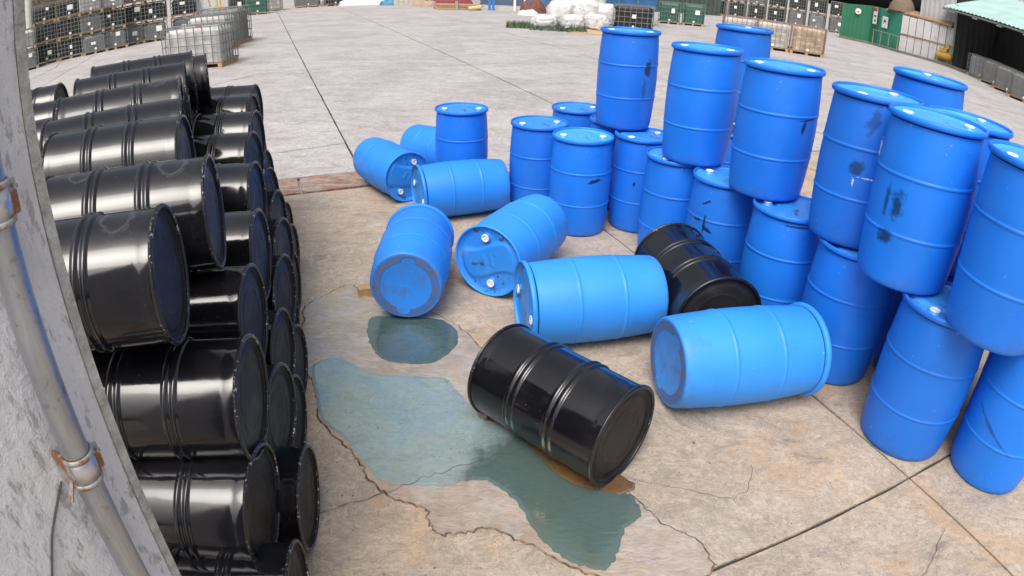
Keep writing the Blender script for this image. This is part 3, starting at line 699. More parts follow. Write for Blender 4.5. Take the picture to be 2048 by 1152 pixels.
def tank_meshes(w, d, h):
    m = {}
    p = MB()
    for x in (-w / 2 + .07, 0, w / 2 - .07): p.box(x - .06, -d / 2, 0, x + .06, d / 2, .10)
    p.box(-w / 2, -d / 2, .101, w / 2, d / 2, .135); m['pallet'] = p.mesh('tank_pallet', M_wood)
    b = MB(); i = .045; e = .09; pr = [(0, .14), (0.02, .16), (0.02, h - .16), (e, h - .07)]
    loops = []
    for ins, z in pr:
        x, y = w / 2 - i - ins, d / 2 - i - ins; k = .10
        loops.append([(x, -y + k, z), (x, y - k, z), (x - k, y, z), (-x + k, y, z), (-x, y - k, z), (-x, -y + k, z), (-x + k, -y, z), (x - k, -y, z)])
    o = len(b.v)
    for L in loops: b.v += L
    for j in range(len(loops) - 1):
        for k in range(8): b.f.append((j * 8 + k, j * 8 + (k + 1) % 8, (j + 1) * 8 + (k + 1) % 8, (j + 1) * 8 + k))
    b.f.append(tuple((len(loops) - 1) * 8 + k for k in range(8))); m['bottle'] = b.mesh('tank_bottle', BOT['white'])
    c = MB(); r = .016
    nx, ny = 7, 6; zs = [.15 + (h - .17) * t for t in (0, .26, .5, .74, 1)]
    for z in zs:
        for (a, bb) in (((-w / 2, -d / 2), (w / 2, -d / 2)), ((w / 2, -d / 2), (w / 2, d / 2)), ((w / 2, d / 2), (-w / 2, d / 2)), ((-w / 2, d / 2), (-w / 2, -d / 2))):
            c.bar((*a, z), (*bb, z), r)
    for k in range(nx + 1):
        x = -w / 2 + w * k / nx
        for y in (-d / 2 - .006, d / 2 + .006): c.bar((x, y, .10), (x, y, h), r)
    for k in range(1, ny):
        y = -d / 2 + d * k / ny
        for x in (-w / 2 - .006, w / 2 + .006): c.bar((x, y, .10), (x, y, h), r)
    c.bar((-w / 2, -.18, h + .005), (w / 2, -.18, h + .005), r * 1.2); c.bar((-w / 2, .18, h + .005), (w / 2, .18, h + .005), r * 1.2)
    m['cage'] = c.mesh('tank_cage', M_cage)
    l = MB(); l.box(-.13, -d / 2 - .026, h * .52, .10, -d / 2 - .018, h * .80); m['label_plate'] = l.mesh('tank_label', M_paper)
    l = MB(); l.lathe([(.055, 0), (.055, .06), (.0005, .06)], 12); l2 = MB()
    for v in l.v: l2.v.append((v[0] + .02, -d / 2 - .03 - v[2] * .6 + .01, .22 + v[1]))
    l2.f = l.f; m['valve'] = l2.mesh('tank_valve', M_paper)
    l = MB(); l.lathe([(.09, h - .075), (.09, h - .03), (.0005, h - .03)], 14); m['cap'] = l.mesh('tank_cap', M_cap)
    return m
TM = {}
def tank(loc, rz, dims, col, label, group=None, cage=M_cage, plate=True, fill=None):
    dims = tuple(round(k, 2) for k in dims)
    if dims not in TM: TM[dims] = tank_meshes(*dims)
    m = TM[dims]; root = empty('caged_tank', loc, label, 'bulk tank', group, rz)
    part('pallet', m['pallet'], root); part('bottle', m['bottle'], root, BOT[col]); part('cage', m['cage'], root, cage)
    part('cap', m['cap'], root); part('valve', m['valve'], root)
    if plate:
        lp = part('label_plate', m['label_plate'], root, None, (random.uniform(-.25, .25), 0, random.uniform(-.1, .1)))
        lp.scale = (random.uniform(.5, 1.15), 1, random.uniform(.45, 1.0)); lp.location.z += dims[2] * .6 * (1 - lp.scale.z)
    return root
# left stacks, three high
cols = [(-19.55, 21.55), (-19.40, 22.87), (-18.39, 23.41), (-17.43, 23.84), (-16.73, 24.49), (-16.40, 25.69), (-15.55, 25.97), (-14.6, 26.9)]
tint = [('grey', 'white', None), ('black', 'black', 'black'), ('black', 'black', 'black'), ('grey', 'dim', 'white'), ('grey', 'black', 'white'), ('grey', 'black', 'red'), ('grey', 'black', 'black'), ('grey', 'black', 'black')]
TL = ['bottom', 'middle', 'top']
for i, ((x, y), tt) in enumerate(zip(cols, tint)):
    for k, c in enumerate(tt):
        if not c: continue
        rz = math.atan2(x, -y) + math.pi if False else -math.atan2(x, y) + random.uniform(-.05, .05)
        tank((x * 1.012 + random.uniform(-.05, .05), y * 1.012, k * .86), rz, (1.14, 1.0, .85), c,
             '%s caged tank, %s of the %s column in the long left stack' % ({'dim': 'dusty grey', 'red': 'pinkish'}.get(c, c), TL[k], ORD[i]),
             'caged tanks in the long left stack', plate=random.random() < .85)
tank((-8.80, 17.05, 0), R(2), (1.75, 1.2, 1.14), 'white', 'large white caged tank right behind the black drum pile', 'white caged tanks in mid yard', plate=False)
tank((-10.2, 20.75, 0), R(4), (1.45, 1.25, 1.2), 'white', 'white caged tank second from the black drum pile in mid yard', 'white caged tanks in mid yard', plate=False)
tank((-10.6, 22.6, 0), R(4), (1.6, 1.3, 1.3), 'dim', 'dull caged tank farthest from the black drums in the mid yard trio', 'white caged tanks in mid yard', plate=False)
for (x, y, w, c, cg, lab) in [(-17.35, 39.1, 1.1, 'black', M_cage, 'black caged tank beside a green one far behind the left stacks'), (-16.1, 39.2, 1.4, 'green', M_cagegreen, 'green caged tank far behind the left stacks'),
                              (-16.3, 42.1, 1.5, 'white', M_cage, 'white caged tank far left beside the long yard joint'), (-14.6, 44.6, 1.7, 'dim', M_cage, 'dusty caged tank lowest in the far left row'), (-12.9, 45.4, 1.3, 'black', M_cage, 'black caged tank beside the heap of plastic sheeting')]:
    tank((x, y, 0), R(22), (w, 1.1, 1.15), c, lab, 'caged tanks far behind the left stacks', cg)
tank((4.95, 29.15, 0), R(-10), (1.75, 1.2, 1.12), 'black', 'black caged tank standing alone between white sacks and green tanks', None)
tank((8.05, 35.9, 0), R(-12), (1.15, 1.2, 1.15), 'green', 'green caged tank on the left of the green pair', 'pair of green caged tanks', M_cagegreen)
tank((9.4, 35.9, 0), R(-12), (1.15, 1.2, 1.15), 'green', 'green caged tank on the right of the green pair', 'pair of green caged tanks', M_cagegreen)
for k, (x, y) in enumerate([(11.6, 25.55), (10.3, 26.1), (9.0, 26.65)]):
    tank((x, y, 0), R(-22), (1.38, 1.2, 1.13), 'tan' if k == 0 else 'white', ['brown stained caged tank at the right end of the brown cage row', 'white topped caged tank in the middle of the brown cage row', 'white caged tank behind the rear stacked blue drum'][k], 'brown cage row behind the blue drums', M_cagebrown, False)
for i in range(9):
    x, y = 15.2 + i * 1.35, 50.9 - i * .75
    for k in range(2):
        if i == 8 and k: continue
        c = ['black', 'dim', 'black', 'grey', 'black', 'dim', 'black'][(i * 2 + k) % 7]
        tank((x, y, k * 1.16), R(-30), (1.25, 1.1, 1.15), c, '%s caged tank, %s of the %s column left of the green container' % ({'dim': 'dusty grey'}.get(c, c), 'upper' if k else 'lower', ORD[8 - i]), 'dark caged tanks behind the brown cage row')
for k, (x, y) in enumerate([(24.15, 29.6), (23.4, 27.4), (22.6, 25.3), (21.9, 23.2)]):
    tank((x + .35, y, 0), R(-72), (1.9, 1.1, 1.22), 'dim' if k else 'grey', 'pale caged tank in front of the dark shed, %s from its steel post' % ORD[k], 'caged tanks along the dark shed', plate=False)

# ------------------------------------------------------------------ container, panel wall, shed
def wall_strip(mb, a, b, z0a, z0b, z1a, z1b, t=.03, corr=0, amp=.02):
    a, b = Vector((*a, 0)), Vector((*b, 0)); d = (b - a); n = Vector((-d.y, d.x, 0)).normalized()
    N = corr or 1; V = []
    for k in range(N + 1):
        f = k / N; off = amp * (1 if k % 2 else -1) if corr else 0
        p = a + d * f + n * off
        V.append(((p.x, p.y, z0a + (z0b - z0a) * f), (p.x, p.y, z1a + (z1b - z1a) * f)))
    for k in range(N):
        (p, q), (r_, s2) = V[k], V[k + 1]; nn = n * t
        P = [Vector(v) for v in (p, r_, s2, q)]; Q = [v + nn for v in P]
        mb.add(P + Q, [(0, 1, 2, 3), (7, 6, 5, 4), (0, 4, 5, 1), (1, 5, 6, 2), (2, 6, 7, 3), (3, 7, 4, 0)])
def sheet_paint(name, col, rust=.5):
    t = NT(name)
    c = t.value(col, .75, 1.15, t.noise(.8, 4, .6))
    c = t.mix(t.math('MULTIPLY', t.ramp(t.noise(1.6, 6, .75, t.mapping((1, 1, .35))), .56, .72), rust), c, (.16, .10, .07))
    t.set('Base Color', c); t.set('Roughness', .55); return t.m
M_green = sheet_paint('dark_green_sheet_paint', (.022, .165, .085), .25); M_green2 = sheet_paint('teal_green_sheet_paint', (.03, .24, .165), .25)
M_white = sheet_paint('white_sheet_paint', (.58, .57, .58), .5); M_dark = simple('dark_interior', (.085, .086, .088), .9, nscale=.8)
M_steel = simple('grey_green_post_paint', (.27, .30, .26), .6); M_turq = sheet_paint('turquoise_roof_sheet', (.36, .53, .50), .15)
M_timber = simple('weathered_brown_timber', (.30, .195, .115), .85, nscale=4, var=.45)
M_greysheet = sheet_paint('grey_lilac_sheet', (.42, .41, .43), .3)
M_red = simple('red_sign_print', (.55, .05, .04), .5); M_ink = simple('dark_sign_print', (.05, .055, .09), .5)
P0, P1, P2, P3 = (20.97, 41.08), (22.51, 39.99), (22.68, 36.35), (24.64, 33.29)
box = empty('green_container', (*P1, 0), 'green steel container with white signs beside the white panel wall', 'container')
def inlocal(o, parent):
    o.parent = parent; o.matrix_parent_inverse = Matrix.Identity(4); o.location = -parent.location; return o
def structure_part(mb, name, mat, parent): return inlocal(put(name, mb, mat), parent)
mb = MB(); wall_strip(mb, P0, P1, .05, .05, 2.3, 2.5, .05, 14, .012); structure_part(mb, 'end_panel', M_green, box)
mb = MB(); wall_strip(mb, P1, (22.56, 39.0), .05, .05, 2.5, 2.5, .05); structure_part(mb, 'door', M_green, box)
mb = MB(); wall_strip(mb, (22.562, 38.95), P2, .05, .05, 2.48, 2.36, .05); structure_part(mb, 'side_panel', M_green2, box)
mb = MB(); mb.add([(*P0, 2.3), (*P1, 2.5), (*P2, 2.36), (25.5, 36.6, 2.4), (24.5, 42.5, 2.4)], [(0, 1, 2, 3, 4)]); structure_part(mb, 'roof', M_timber, box)
mb = MB(); wall_strip(mb, (20.9, 41.12), (20.99, 41.05), 0, 0, 2.32, 2.32, .06); structure_part(mb, 'corner_post', M_green, box)
mb = MB(); wall_strip(mb, (22.47, 40.03), (22.52, 39.93), 0, 0, 2.52, 2.52, .06); structure_part(mb, 'corner_post', M_green, box)
def sign(name, y0, y1, z0, z1, x, label, stripes):
    s = empty(name, (x, (y0 + y1) / 2, (z0 + z1) / 2), label, 'sign')
    mb = MB(); mb.box(-.012, -(y1 - y0) / 2, -(z1 - z0) / 2, .012, (y1 - y0) / 2, (z1 - z0) / 2); put('board', mb, M_paper, s)
    for (a, b, c, d, m) in stripes:
        mb = MB(); mb.box(-.018, a, c, -.0125, b, d); put('print', mb, m, s)
sign('warning_sign', 39.1, 39.6, 1.35, 2.45, 22.44, 'tall white sign with a red top band on the green container door', [(-.24, .24, .27, .53, M_red), (-.15, .12, -.1, .03, M_ink), (-.15, .02, -.4, -.25, M_ink)])
sign('notice_board', 37.75, 38.45, 1.25, 1.98, 22.50, 'square white notice with a small blue picture on the green container side', [(-.12, .14, -.02, .15, M_ink), (.12, .2, -.12, -.05, M_red)])
s = empty('round_notice', (21.72, 40.42, 1.95), 'small round white notice on the dark green container end', 'sign'); mb = MB()
dv = Vector((1.54, -1.09, 0)).normalized(); nv_ = Vector((-.578, -.816, 0))
ring = [dv * (.2 * math.cos(t)) + Vector((0, 0, .2 * math.sin(t))) for t in [2 * math.pi * k / 16 for k in range(16)]]
mb.add([p + nv_ * .05 for p in ring] + [p + nv_ * .0 for p in ring], [tuple(range(16)), tuple(range(16, 32))[::-1]] + [(i, 16 + i, 16 + (i + 1) % 16, (i + 1) % 16) for i in range(16)]); put('board', mb, M_paper, s)
mb = MB(); mb.obox(nv_ * .06 + Vector((0, 0, -.03)), dv * .07, nv_ * .006, (0, 0, .05)); put('print', mb, M_red, s)
pw = empty('panel_wall', (*P2, 0), 'wall of stained white metal panels with a dark mid rail between container and shed', 'wall')
d = Vector((P3[0] - P2[0], P3[1] - P2[1], 0))
for k in range(7):
    f0, f1 = k / 7 + .006, (k + 1) / 7 - .006
    a = (P2[0] + d.x * f0, P2[1] + d.y * f0); b = (P2[0] + d.x * f1, P2[1] + d.y * f1)
    for z0, z1 in ((.12, 1.13), (1.2, 2.32)):
        mb = MB(); dd = random.uniform(-.02, .02); wall_strip(mb, a, b, z0, z0, z1 + dd, z1 + dd, .03, 6, .008)
        structure_part(mb, 'panel', M_white if k != 6 else M_greysheet, pw)
mb = MB(); wall_strip(mb, (P2[0] + .05, P2[1] + .02), (P3[0] + .05, P3[1] + .02), .02, .02, 2.36, 2.36, .02); structure_part(mb, 'backing', M_dark, pw)
mb = MB()
for z in (.06, 1.165): mb.bar((P2[0] - .03, P2[1], z), (P3[0] - .03, P3[1], z), .04)
structure_part(mb, 'rail', M_timber, pw)
mb = MB(); tp = [Vector((P2[0] - .35, P2[1] + 1.5, 2.50)), Vector((P3[0] - .3, P3[1], 2.42)), Vector((P3[0] + .5, P3[1] + .4, 2.78)), Vector((P2[0] + .6, P2[1] + 1.7, 2.75))]
mb.add(tp + [p - Vector((0, 0, .09)) for p in tp], [(0, 1, 2, 3), (7, 6, 5, 4), (0, 4, 5, 1), (1, 5, 6, 2), (2, 6, 7, 3), (3, 7, 4, 0)]); structure_part(mb, 'roof_board', M_timber, pw)
ln = empty('lean_to', (23.1, 35.1, 2.6), 'grey corrugated upper wall above the white panels left of the shed roof', 'wall')
mb = MB(); wall_strip(mb, (23.55, 35.7), (24.85, 33.7), 2.4, 2.4, 5.2, 5.2, .03, 14, .02); structure_part(mb, 'corrugated_sheet', M_greysheet, ln)
ct = empty('covered_load', (23.2, 37.4, 2.4), 'brown tarpaulin bundle on top behind the container roof edge', 'bundle')
mb = polar(lambda x, y: 1.1 * math.sqrt(max(0, 1 - (x * x + y * y) / .8)) + .12 * math.sin(5 * x + 3 * y), .9, 10, 20); o = put('tarpaulin', mb, simple('brown_tarpaulin', (.17, .12, .085), .8, bump=.6), ct, True)
mb = MB(); mb.box(-.55, -.5, 0, .55, .5, .6); put('load', mb, M_timber, ct)
shed = empty('open_shed', (24.7, 33.2, 0), 'dark open fronted shed under a turquoise corrugated roof at the right', 'shed')
mb = MB(); mb.bar((24.62, 33.25, 0), (24.62, 33.25, 3.75), .075); structure_part(mb, 'post', M_steel, shed)
mb = MB(); mb.bar((24.2, 12, 0), (24.2, 12, 3.3), .075); structure_part(mb, 'post', M_steel, shed)
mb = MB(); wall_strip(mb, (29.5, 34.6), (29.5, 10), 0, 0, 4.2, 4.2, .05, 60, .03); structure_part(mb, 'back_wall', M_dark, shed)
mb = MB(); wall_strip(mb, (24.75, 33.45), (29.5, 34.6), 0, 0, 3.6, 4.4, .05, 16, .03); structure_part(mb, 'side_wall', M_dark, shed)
mb = MB(); e0, e1 = Vector((23.9, 33.9, 3.45)), Vector((21.2, 10.0, 3.05)); r0, r1 = Vector((29.8, 34.9, 5.4)), Vector((29.8, 10.0, 5.2)); N = 110
V = []
for k in range(N + 1):
    f = k / N; off = Vector((0, 0, .035 if k % 2 else -.035)); V += [e0.lerp(e1, f) + off, r0.lerp(r1, f) + off]
mb.add(V, [(2 * k, 2 * k + 1, 2 * k + 3, 2 * k + 2) for k in range(N)]); structure_part(mb, 'roof_sheet', M_turq, shed)
mb = MB(); mb.bar(e0 - Vector((-.1, 0, .12)), e1 - Vector((-.1, 0, .12)), .07); structure_part(mb, 'eave_beam', M_steel, shed)
for k in range(6):
    p = e0.lerp(e1, .04 + k * .11); mb = MB(); mb.bar(p + Vector((.12, 0, -.22)), p + Vector((.12, -.45, -.23)), .05); structure_part(mb, 'lamp_strip', M_white, shed)
mb = MB(); q0, q1 = Vector((30.3, 40, 5.9)), Vector((30.3, 10, 5.6)); wall_strip(mb, (30.2, 36), (30.2, 8), 4.6, 4.6, 8.2, 8.2, .04, 50, .03)
ub = empty('upper_building', (30.2, 36, 4.6), 'pale translucent sheet wall rising behind the turquoise roof', 'building'); structure_part(mb, 'sheet_wall', simple('pale_sheet', (.72, .76, .77), .4, nscale=.6, var=.1), ub)
mb = MB(); wall_strip(mb, (30.2, 36), (30.2, 8), 0, 0, 4.55, 4.55, .04); structure_part(mb, 'lower_wall', M_greysheet, ub)
# platform edge and railing
M_kerb = simple('mossy_kerb_concrete', (.16, .165, .13), .95, nscale=2, var=.5)
kb = MB(); kp = [(20.6, 40.6), (22.1, 38.6), (22.3, 36.0), (24.1, 32.9), (23.6, 29)]
for a, b in zip(kp, kp[1:]): wall_strip(kb, a, b, 0, 0, .14, .14, .35)
tag(put('platform_kerb', kb, M_kerb), kind='structure')
rl = empty('railing', (22.3, 38.6, 0), 'rusty pipe railing in front of the green container', 'railing')
M_rail = simple('rusty_grey_rail', (.30, .24, .21), .7, nscale=8, var=.5)
mb = MB(); mb.bar((22.1, 38.75, 1.0), (22.35, 35.9, .98), .035); structure_part(mb, 'handrail', M_rail, rl)
for y in (38.7, 37.85, 36.95, 36.0): mb = MB(); xx = 22.1 + (38.75 - y) * .088; mb.bar((xx, y, .0), (xx, y, 1.0), .03); structure_part(mb, 'post', M_rail, rl)
cp = empty('compressor', (24.25, 33.55, 0), 'yellow compressor with a boxy motor beside the shed post', 'compressor', None, R(-57))
M_yel = simple('faded_yellow_paint', (.45, .27, .06), .6)
mb = MB(); mb.lathe([(.05, -.55), (.22, -.5), (.24, -.3), (.24, .3), (.22, .5), (.05, .55)], 18); rot = MB(); rot.v = [(z, y, x + .52) for x, y, z in mb.v]; rot.f = mb.f; put('tank', rot, M_yel, cp, True)
mb = MB(); mb.box(-.25, -.16, .74, .2, .16, .98); mb.box(.05, -.1, .98, .3, .1, 1.25); put('motor', mb, M_yel, cp)
for sx in (-.35, .35):
    for sy in (-.15, .15): mb = MB(); mb.bar((sx, sy, 0), (sx, sy, .36), .03); put('leg', mb, M_yel, cp)

# ------------------------------------------------------------------ sacks, weeds, card, clutter across the back
def sack_mesh(seed, sx, sy, sz):
    bm = bmesh.new(); bmesh.ops.create_icosphere(bm, subdivisions=4, radius=1)
    rr = random.Random(seed); ph = [rr.uniform(0, 6.28) for _ in range(6)]
    for v in bm.verts:
        n = v.co.normalized(); q = Vector([math.copysign(abs(c) ** .7, c) for c in n])
        w = .035 * math.sin(9 * n.x + ph[0] + 3 * n.z) + .03 * math.sin(11 * n.y + 5 * n.z + ph[1]) + .05 * math.sin(4 * n.x * n.y + ph[2]) + .03 * math.sin(17 * n.z + 6 * n.x + ph[3])
        v.co = Vector((q.x * sx, q.y * sy, q.z * sz)) * (.86 + w); v.co.z += sz * .82
        if v.co.z < 0: v.co.z = 0
    me = bpy.data.meshes.new('bulk_sack'); bm.to_mesh(me); bm.free()
    for p in me.polygons: p.use_smooth = True
    return me
def sack_mat():
    t = NT('white_woven_sack')
    t.set('Base Color', t.value((.70, .70, .70), .85, 1.1, t.noise(3, 4))); t.set('Roughness', .7); t.bump(t.noise(4, 6, .65, dist=1.5), 1.0, .12); return t.m
M_sack = sack_mat()
SK = [(1.0, 28.0, 0, .75, .6, .34, 'lowest flat white sack at the left front of the heap, in the weeds'), (2.15, 27.6, 0, .62, .55, .40, 'low white sack at the middle front of the heap'), (3.2, 28.0, 0, .62, .6, .42, 'low white sack at the right front of the heap beside the card'),
      (1.75, 28.8, .10, .7, .7, .62, 'large white sack at the left of the second row in the heap'), (2.75, 28.9, .12, .75, .7, .66, 'bulging white sack at the centre of the heap'), (3.6, 29.1, .1, .55, .6, .62, 'white sack at the right rear of the heap'),
      (2.1, 29.5, .7, .7, .7, .5, 'white sack on the upper left of the heap'), (3.1, 29.6, .75, .7, .65, .5, 'white sack on the upper right of the heap'), (2.6, 30.2, 1.1, .8, .7, .55, 'white sack at the very top of the heap')]
for i, (x, y, z, sx, sy, sz, lab) in enumerate(SK):
    o = link('bulk_sack', sack_mesh(i, sx, sy, sz), None, (x, y, z)); o.rotation_euler = (0, 0, random.uniform(0, 6)); o.data.materials.append(M_sack); tag(o, lab, 'sack', 'heap of white sacks')
mb = MB(); rr = random.Random(3)
for k in range(1500):
    f = rr.random(); x = -.6 + f * 3.3; y = 27.5 - .35 * x * .5 + rr.gauss(0, .22) + (.5 if f < .3 else 0)
    h = rr.uniform(.08, .30) * (1.1 if f < .35 or f > .8 else .6); a = rr.uniform(0, 6.28); l = rr.uniform(.0, .14); w = .028
    dx, dy = math.cos(a), math.sin(a)
    mb.add([(x - dy * w, y + dx * w, 0), (x + dy * w, y - dx * w, 0), (x + dx * l, y + dy * l, h)], [(0, 1, 2)])
tag(put('weeds', mb, simple('weed_green', (.10, .155, .085), .8, nscale=2, var=.5)), kind='stuff')
M_card = simple('tan_cardboard', (.48, .33, .18), .85, nscale=1.5)
mb = MB(); mb.add([(2.0, 26.5, .02), (3.4, 26.0, .02), (4.3, 28.0, .06), (3.1, 28.0, .10)], [(0, 1, 2, 3)]); mb.add([(p[0], p[1], p[2] - .012) for p in [(2.0, 26.5, .02), (3.4, 26.0, .02), (4.3, 28.0, .06), (3.1, 28.0, .10)]], [(3, 2, 1, 0)])
for a, b in ((0, 1), (1, 2), (2, 3), (3, 0)): mb.f.append((a, a + 4, b + 4, b))
tag(put('cardboard_sheet', mb, M_card), 'tan cardboard sheet on the concrete at the right foot of the white sacks', 'cardboard')
bx = empty('white_crate', (3.95, 31.3, 0), 'lower white crate beside the black caged tank', 'crate', 'pair of white crates'); mb = MB(); mb.box(-.36, -.3, 0, .36, .3, .42); put('shell', mb, M_paper, bx); mb = MB(); mb.box(-.39, -.33, .36, .39, .33, .42); put('rim', mb, M_white, bx)
bx = empty('white_crate', (4.05, 31.35, .421), 'upper white crate with a peaked lid beside the black caged tank', 'crate', 'pair of white crates'); mb = MB(); mb.box(-.3, -.26, 0, .3, .26, .42); put('shell', mb, M_paper, bx)
mb = MB(); mb.add([(-.3, -.26, .421), (.3, -.26, .421), (.3, .26, .421), (-.3, .26, .421), (-.1, 0, .6), (.1, 0, .6)], [(0, 1, 5, 4), (1, 2, 5), (2, 3, 4, 5), (3, 0, 4), (3, 2, 1, 0)]); put('lid', mb, M_paper, bx)
M_bluebin = simple('blue_skip_paint', (.04, .14, .33), .6, nscale=2, var=.4); M_tealbin = simple('teal_skip_paint', (.08, .25, .26), .6, nscale=2, var=.4)
sk = empty('blue_skip', (4.6, 33.4, 0), 'blue green metal skip behind the white sacks', 'skip', None, R(-8)); mb = MB()
mb.add([(-.9, -.7, .1), (1.9, -.7, .1), (1.9, .8, .1), (-.9, .8, .1), (-1.2, -.9, 1.5), (2.2, -.9, 1.5), (2.2, 1.0, 1.5), (-1.2, 1.0, 1.5)], [(0, 3, 2, 1), (0, 1, 5, 4), (1, 2, 6, 5), (2, 3, 7, 6), (3, 0, 4, 7), (4, 5, 6, 7)]); put('body', mb, M_bluebin, sk)
mb = MB(); mb.bar((-1.22, -.93, 1.5), (2.22, -.93, 1.5), .06); mb.bar((-1.1, -.86, .9), (2.1, -.86, .9), .05)
for x in (-.6, .3, 1.2): mb.bar((x, -.74, .15), (x, -.94, 1.5), .05)
put('rib', mb, M_tealbin, sk)
# long machine / bale clutter on the far edge
def slump(name, loc, dims, mat, label, cat, seed, group=None):
    sx, sy, sz = dims; rr = random.Random(seed); ph = [rr.uniform(0, 6) for _ in range(4)]
    mb = polar(lambda x, y: max(0, (1 - (x * x + y * y))) ** .5 * (1 + .16 * math.sin(5 * x + ph[0]) + .14 * math.sin(6 * y + ph[1]) + .08 * math.sin(15 * x + 9 * y + ph[2])), 1, 12, 30)
    mb.v = [(x * sx, y * sy, z * sz) for x, y, z in mb.v]; o = put(name, mb, mat, None, False); o.location = loc; o.rotation_euler = (0, 0, rr.uniform(-.3, .3)); return tag(o, label, cat, group)
M_film = simple('crumpled_clear_film', (.66, .67, .68), .35, nscale=2, var=.3, bump=.6); M_bluesheet = simple('blue_plastic_scrap', (.05, .2, .36), .5, nscale=2, var=.5); M_olive = simple('olive_sacking', (.22, .21, .15), .9, nscale=2, var=.4)
slump('plastic_heap', (-11.4, 45.6, 0), (1.5, .9, .55), M_film, 'long pale heap of crumpled plastic sheeting at the far left edge', 'plastic heap', 1)
slump('plastic_heap', (-9.8, 45.9, 0), (1.2, .8, .55), M_film, 'smaller pale plastic heap right of the long one', 'plastic heap', 2)
slump('plastic_heap', (-8.75, 44.6, 0), (.8, .6, .45), M_bluesheet, 'blue and white plastic scrap heap at the far edge', 'plastic heap', 3)
slump('sacking_heap', (-13.2, 46.8, 0), (1.2, .9, .6), M_olive, 'olive sacking heap behind the far left tanks', 'heap', 4)
slump('sand_heap', (-6.2, 42.6, 0), (.9, .6, .45), simple('tan_sand', (.36, .28, .2), .95, nscale=3), 'low tan heap beside the pale wooden box', 'heap', 5)
wb = empty('wooden_box', (-7.3, 43.2, 0), 'pale wooden box of upright boards at the far edge', 'box', None, R(10)); M_pale = simple('pale_grey_board', (.50, .46, .42), .8)
for k in range(6): mb = MB(); mb.box(-.95 + k * .32, -.02 + .03 * (k % 2), 0, -.66 + k * .32, .05 + .03 * (k % 2), .75 + .04 * (k % 3)); put('board', mb, M_pale, wb)
mb = MB(); mb.box(-.95, .1, 0, .95, .9, .6); put('shell', mb, M_pale, wb)
tp_ = empty('timber_pile', (-3.8, 39.9, 0), 'stack of brown timber planks beside the blue frame', 'timber pile', None, R(-6))
for k in range(7):
    mb = MB(); w = .11; a = random.uniform(-.1, .1); mb.obox((random.uniform(-.15, .15), (k % 3) * .26 - .25, .07 + .12 * (k // 3)), Vector((1.35, a, 0)), Vector((-a * .1, w, 0)), (0, 0, .05)); put('plank', mb, M_timber if k % 2 else M_wood, tp_)
mb = MB(); mb.box(-.05, -.45, 0, .12, -.38, .5); put('stake', mb, M_steel, tp_)
o = link('foam_roll', None, None, (-2.75, 39.0, 0)); tag(o, 'yellow foam roll lying in front of the timber planks', 'roll'); mb = MB(); mb.bar((-.3, -.15, .12), (.4, .15, .2), .12, 12); put('roll', mb, simple('yellow_foam', (.62, .52, .27), .9), o); mb = MB(); mb.bar((-.31, -.155, .12), (-.34, -.168, .115), .07, 10); put('core', mb, M_card, o)
M_bl = simple('bright_blue_paint', (.04, .19, .50), .5, nscale=2, var=.3)
bf = empty('machine_gantry', (-1.6, 39.6, 0), 'bright blue upright metal gantry with pale columns at the back of the yard', 'gantry')
for x in (-.35, -.12): mb = MB(); mb.box(x, -.08, 0, x + .16, .08, 1.2); put('post', mb, M_bl, bf)
mb = MB(); mb.box(.0, .1, 0, 2.5, .16, .10); put('sill', mb, M_pale, bf)
for x in (1.15, 1.75): mb = MB(); mb.box(x, -.06, 0, x + .14, .06, 1.1); put('post', mb, M_paper, bf)
mb = MB(); mb.box(1.95, .2, 0, 3.0, .3, 1.0); put('panel', mb, M_bl, bf)
mb = MB()
for k in range(14):
    t0, t1 = math.pi * k / 14, math.pi * (k + 1) / 14
    mb.add([(.65 - .5 * math.cos(t0), .1, .75 * math.sin(t0)), (.65 - .5 * math.cos(t1), .1, .75 * math.sin(t1)), (.65 - .5 * math.cos(t1), .9, .75 * math.sin(t1)), (.65 - .5 * math.cos(t0), .9, .75 * math.sin(t0)), ], [(0, 1, 2, 3)])
put('hood', mb, simple('rusty_orange_paint', (.38, .15, .08), .7), bf)
for k, (x, y, sx, m, lab) in enumerate([(.7, 38.5, .8, simple('rust_red_scrap', (.15, .06, .045), .8, var=.5, bump=.8), 'rust red scrap heap behind the white sacks'), (-6.9, 45.5, 1.0, M_dark, 'dark scrap heap behind the pale wooden box'), (-4.6, 43.5, 1.6, simple('maroon_tarpaulin', (.20, .04, .05), .7), 'maroon tarpaulin heap behind the timber planks'), (.4, 36.6, .6, M_film, 'pale scrap at the foot of the rust red heap')]):
    slump('scrap_heap', (x, y, 0), (sx, .7, .75 if k != 3 else .25), m, lab, 'scrap heap', 20 + k)
# long low sheds and scrap that close the yard at the back
for (x0, y0, x1, y1, h, m, lab) in [(-12, 50.5, -3, 47.5, 1.6, M_greysheet, 'low grey sheet wall closing the yard behind the plastic heaps'), (-2.8, 46, 6.5, 44, 1.8, simple('dull_blue_sheet', (.07, .105, .16), .6, nscale=1, var=.5), 'long dull blue sheet wall behind the white sacks'), (6.9, 46, 15.0, 49.5, 2.0, simple('dark_green_sheet', (.055, .075, .07), .6, nscale=1, var=.5), 'long dark green sheet wall behind the green tanks')]:
    w = empty('yard_wall', (x0, y0, 0), lab, 'wall'); mb = MB(); wall_strip(mb, (x0, y0), (x1, y1), 0, 0, h, h, .06, 40, .03); structure_part(mb, 'sheet', m, w)
    mb = MB(); mb.bar((x0, y0 - .06, h), (x1, y1 - .06, h), .05); structure_part(mb, 'top_rail', M_steel, w)
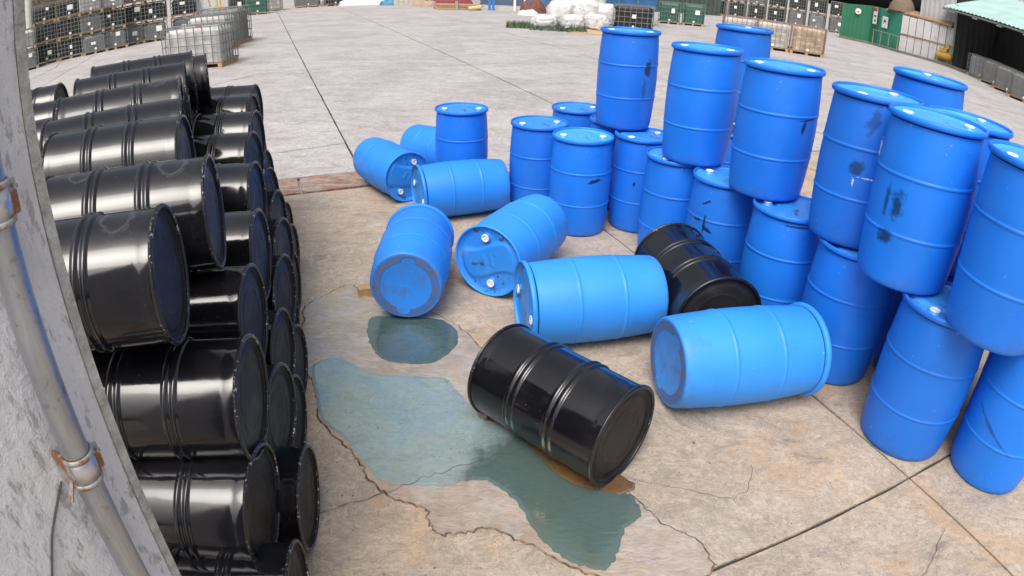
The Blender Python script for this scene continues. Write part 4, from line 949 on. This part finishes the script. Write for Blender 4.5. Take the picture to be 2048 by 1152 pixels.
# junk between the left stacks and the far row
jk = empty('tyre_trolley', (-14.1, 30.5, 0), 'yellow trolley with a black tyre right of the long left stack', 'trolley', None, R(20)); mb = MB(); mb.box(-.8, -.3, .45, .5, .3, .55); put('deck', mb, M_yel, jk)
mb = MB(); mb.bar((-.7, 0, .5), (-.9, 0, 1.5), .04); put('handle', mb, M_yel, jk)
tm = MB(); tm.lathe([(.18, -.1), (.34, -.11), (.40, -.06), (.40, .06), (.34, .11), (.18, .1), (.18, -.1)], 24); rot = MB(); rot.v = [(x + .55, z, y + .40) for x, y, z in tm.v]; rot.f = tm.f; put('tyre', rot, simple('tyre_rubber', (.02, .02, .021), .7), jk, True)
wr = slump('wrapped_bale', (-14.3, 28.2, 0), (.6, .5, 1.5), M_film, 'tall pale film wrapped bale at the right end of the long left stack', 'bale', 40)
slump('wrapped_bale', (-13.6, 28.6, 0), (.4, .4, 1.3), simple('yellowed_film', (.55, .48, .27), .5, bump=.5), 'slim yellowed bale beside the pale film wrapped bale', 'bale', 41)
pg = empty('pale_column', (-22.4, 25.2, 0), 'pale round column behind the far left tanks next to the wall', 'column'); mb = MB(); mb.lathe([(.2, 0), (.2, 4.5)], 16); put('shaft', mb, simple('pale_green_paint', (.5, .53, .48), .6), pg, True); mb = MB(); mb.box(-.28, -.28, 0, .28, .28, .2); put('foot', mb, M_kerb, pg)
bank = polar(lambda x, y: 5.5 * max(0, 1 - (x * x + y * y) / 100) + .3 * math.sin(1.7 * x) * math.cos(1.3 * y), 10, 20, 40); o = put('scrub_bank', bank, simple('brown_scrub', (.085, .07, .045), .95, nscale=1.2, var=.7, bump=.9)); o.location = (-31, 31, -.4); tag(o, kind='structure')
mb = MB(); rr = random.Random(12)
for k in range(3200):
    a, r_ = rr.uniform(0, 6.28), 9.3 * math.sqrt(rr.random()); x, y = r_ * math.cos(a), r_ * math.sin(a); z = 5.5 * max(0, 1 - r_ * r_ / 100) - .4
    h = rr.uniform(.3, .9); dx, dy = rr.gauss(0, .35), rr.gauss(0, .35); w = .04
    mb.add([(x - w - 31, y + 31, z), (x + w - 31, y + 31, z), (x + dx - 31, y + dy + 31, z + h)], [(0, 1, 2)])
tag(put('scrub', mb, simple('dry_scrub', (.12, .10, .06), .9, nscale=2, var=.6)), kind='stuff')
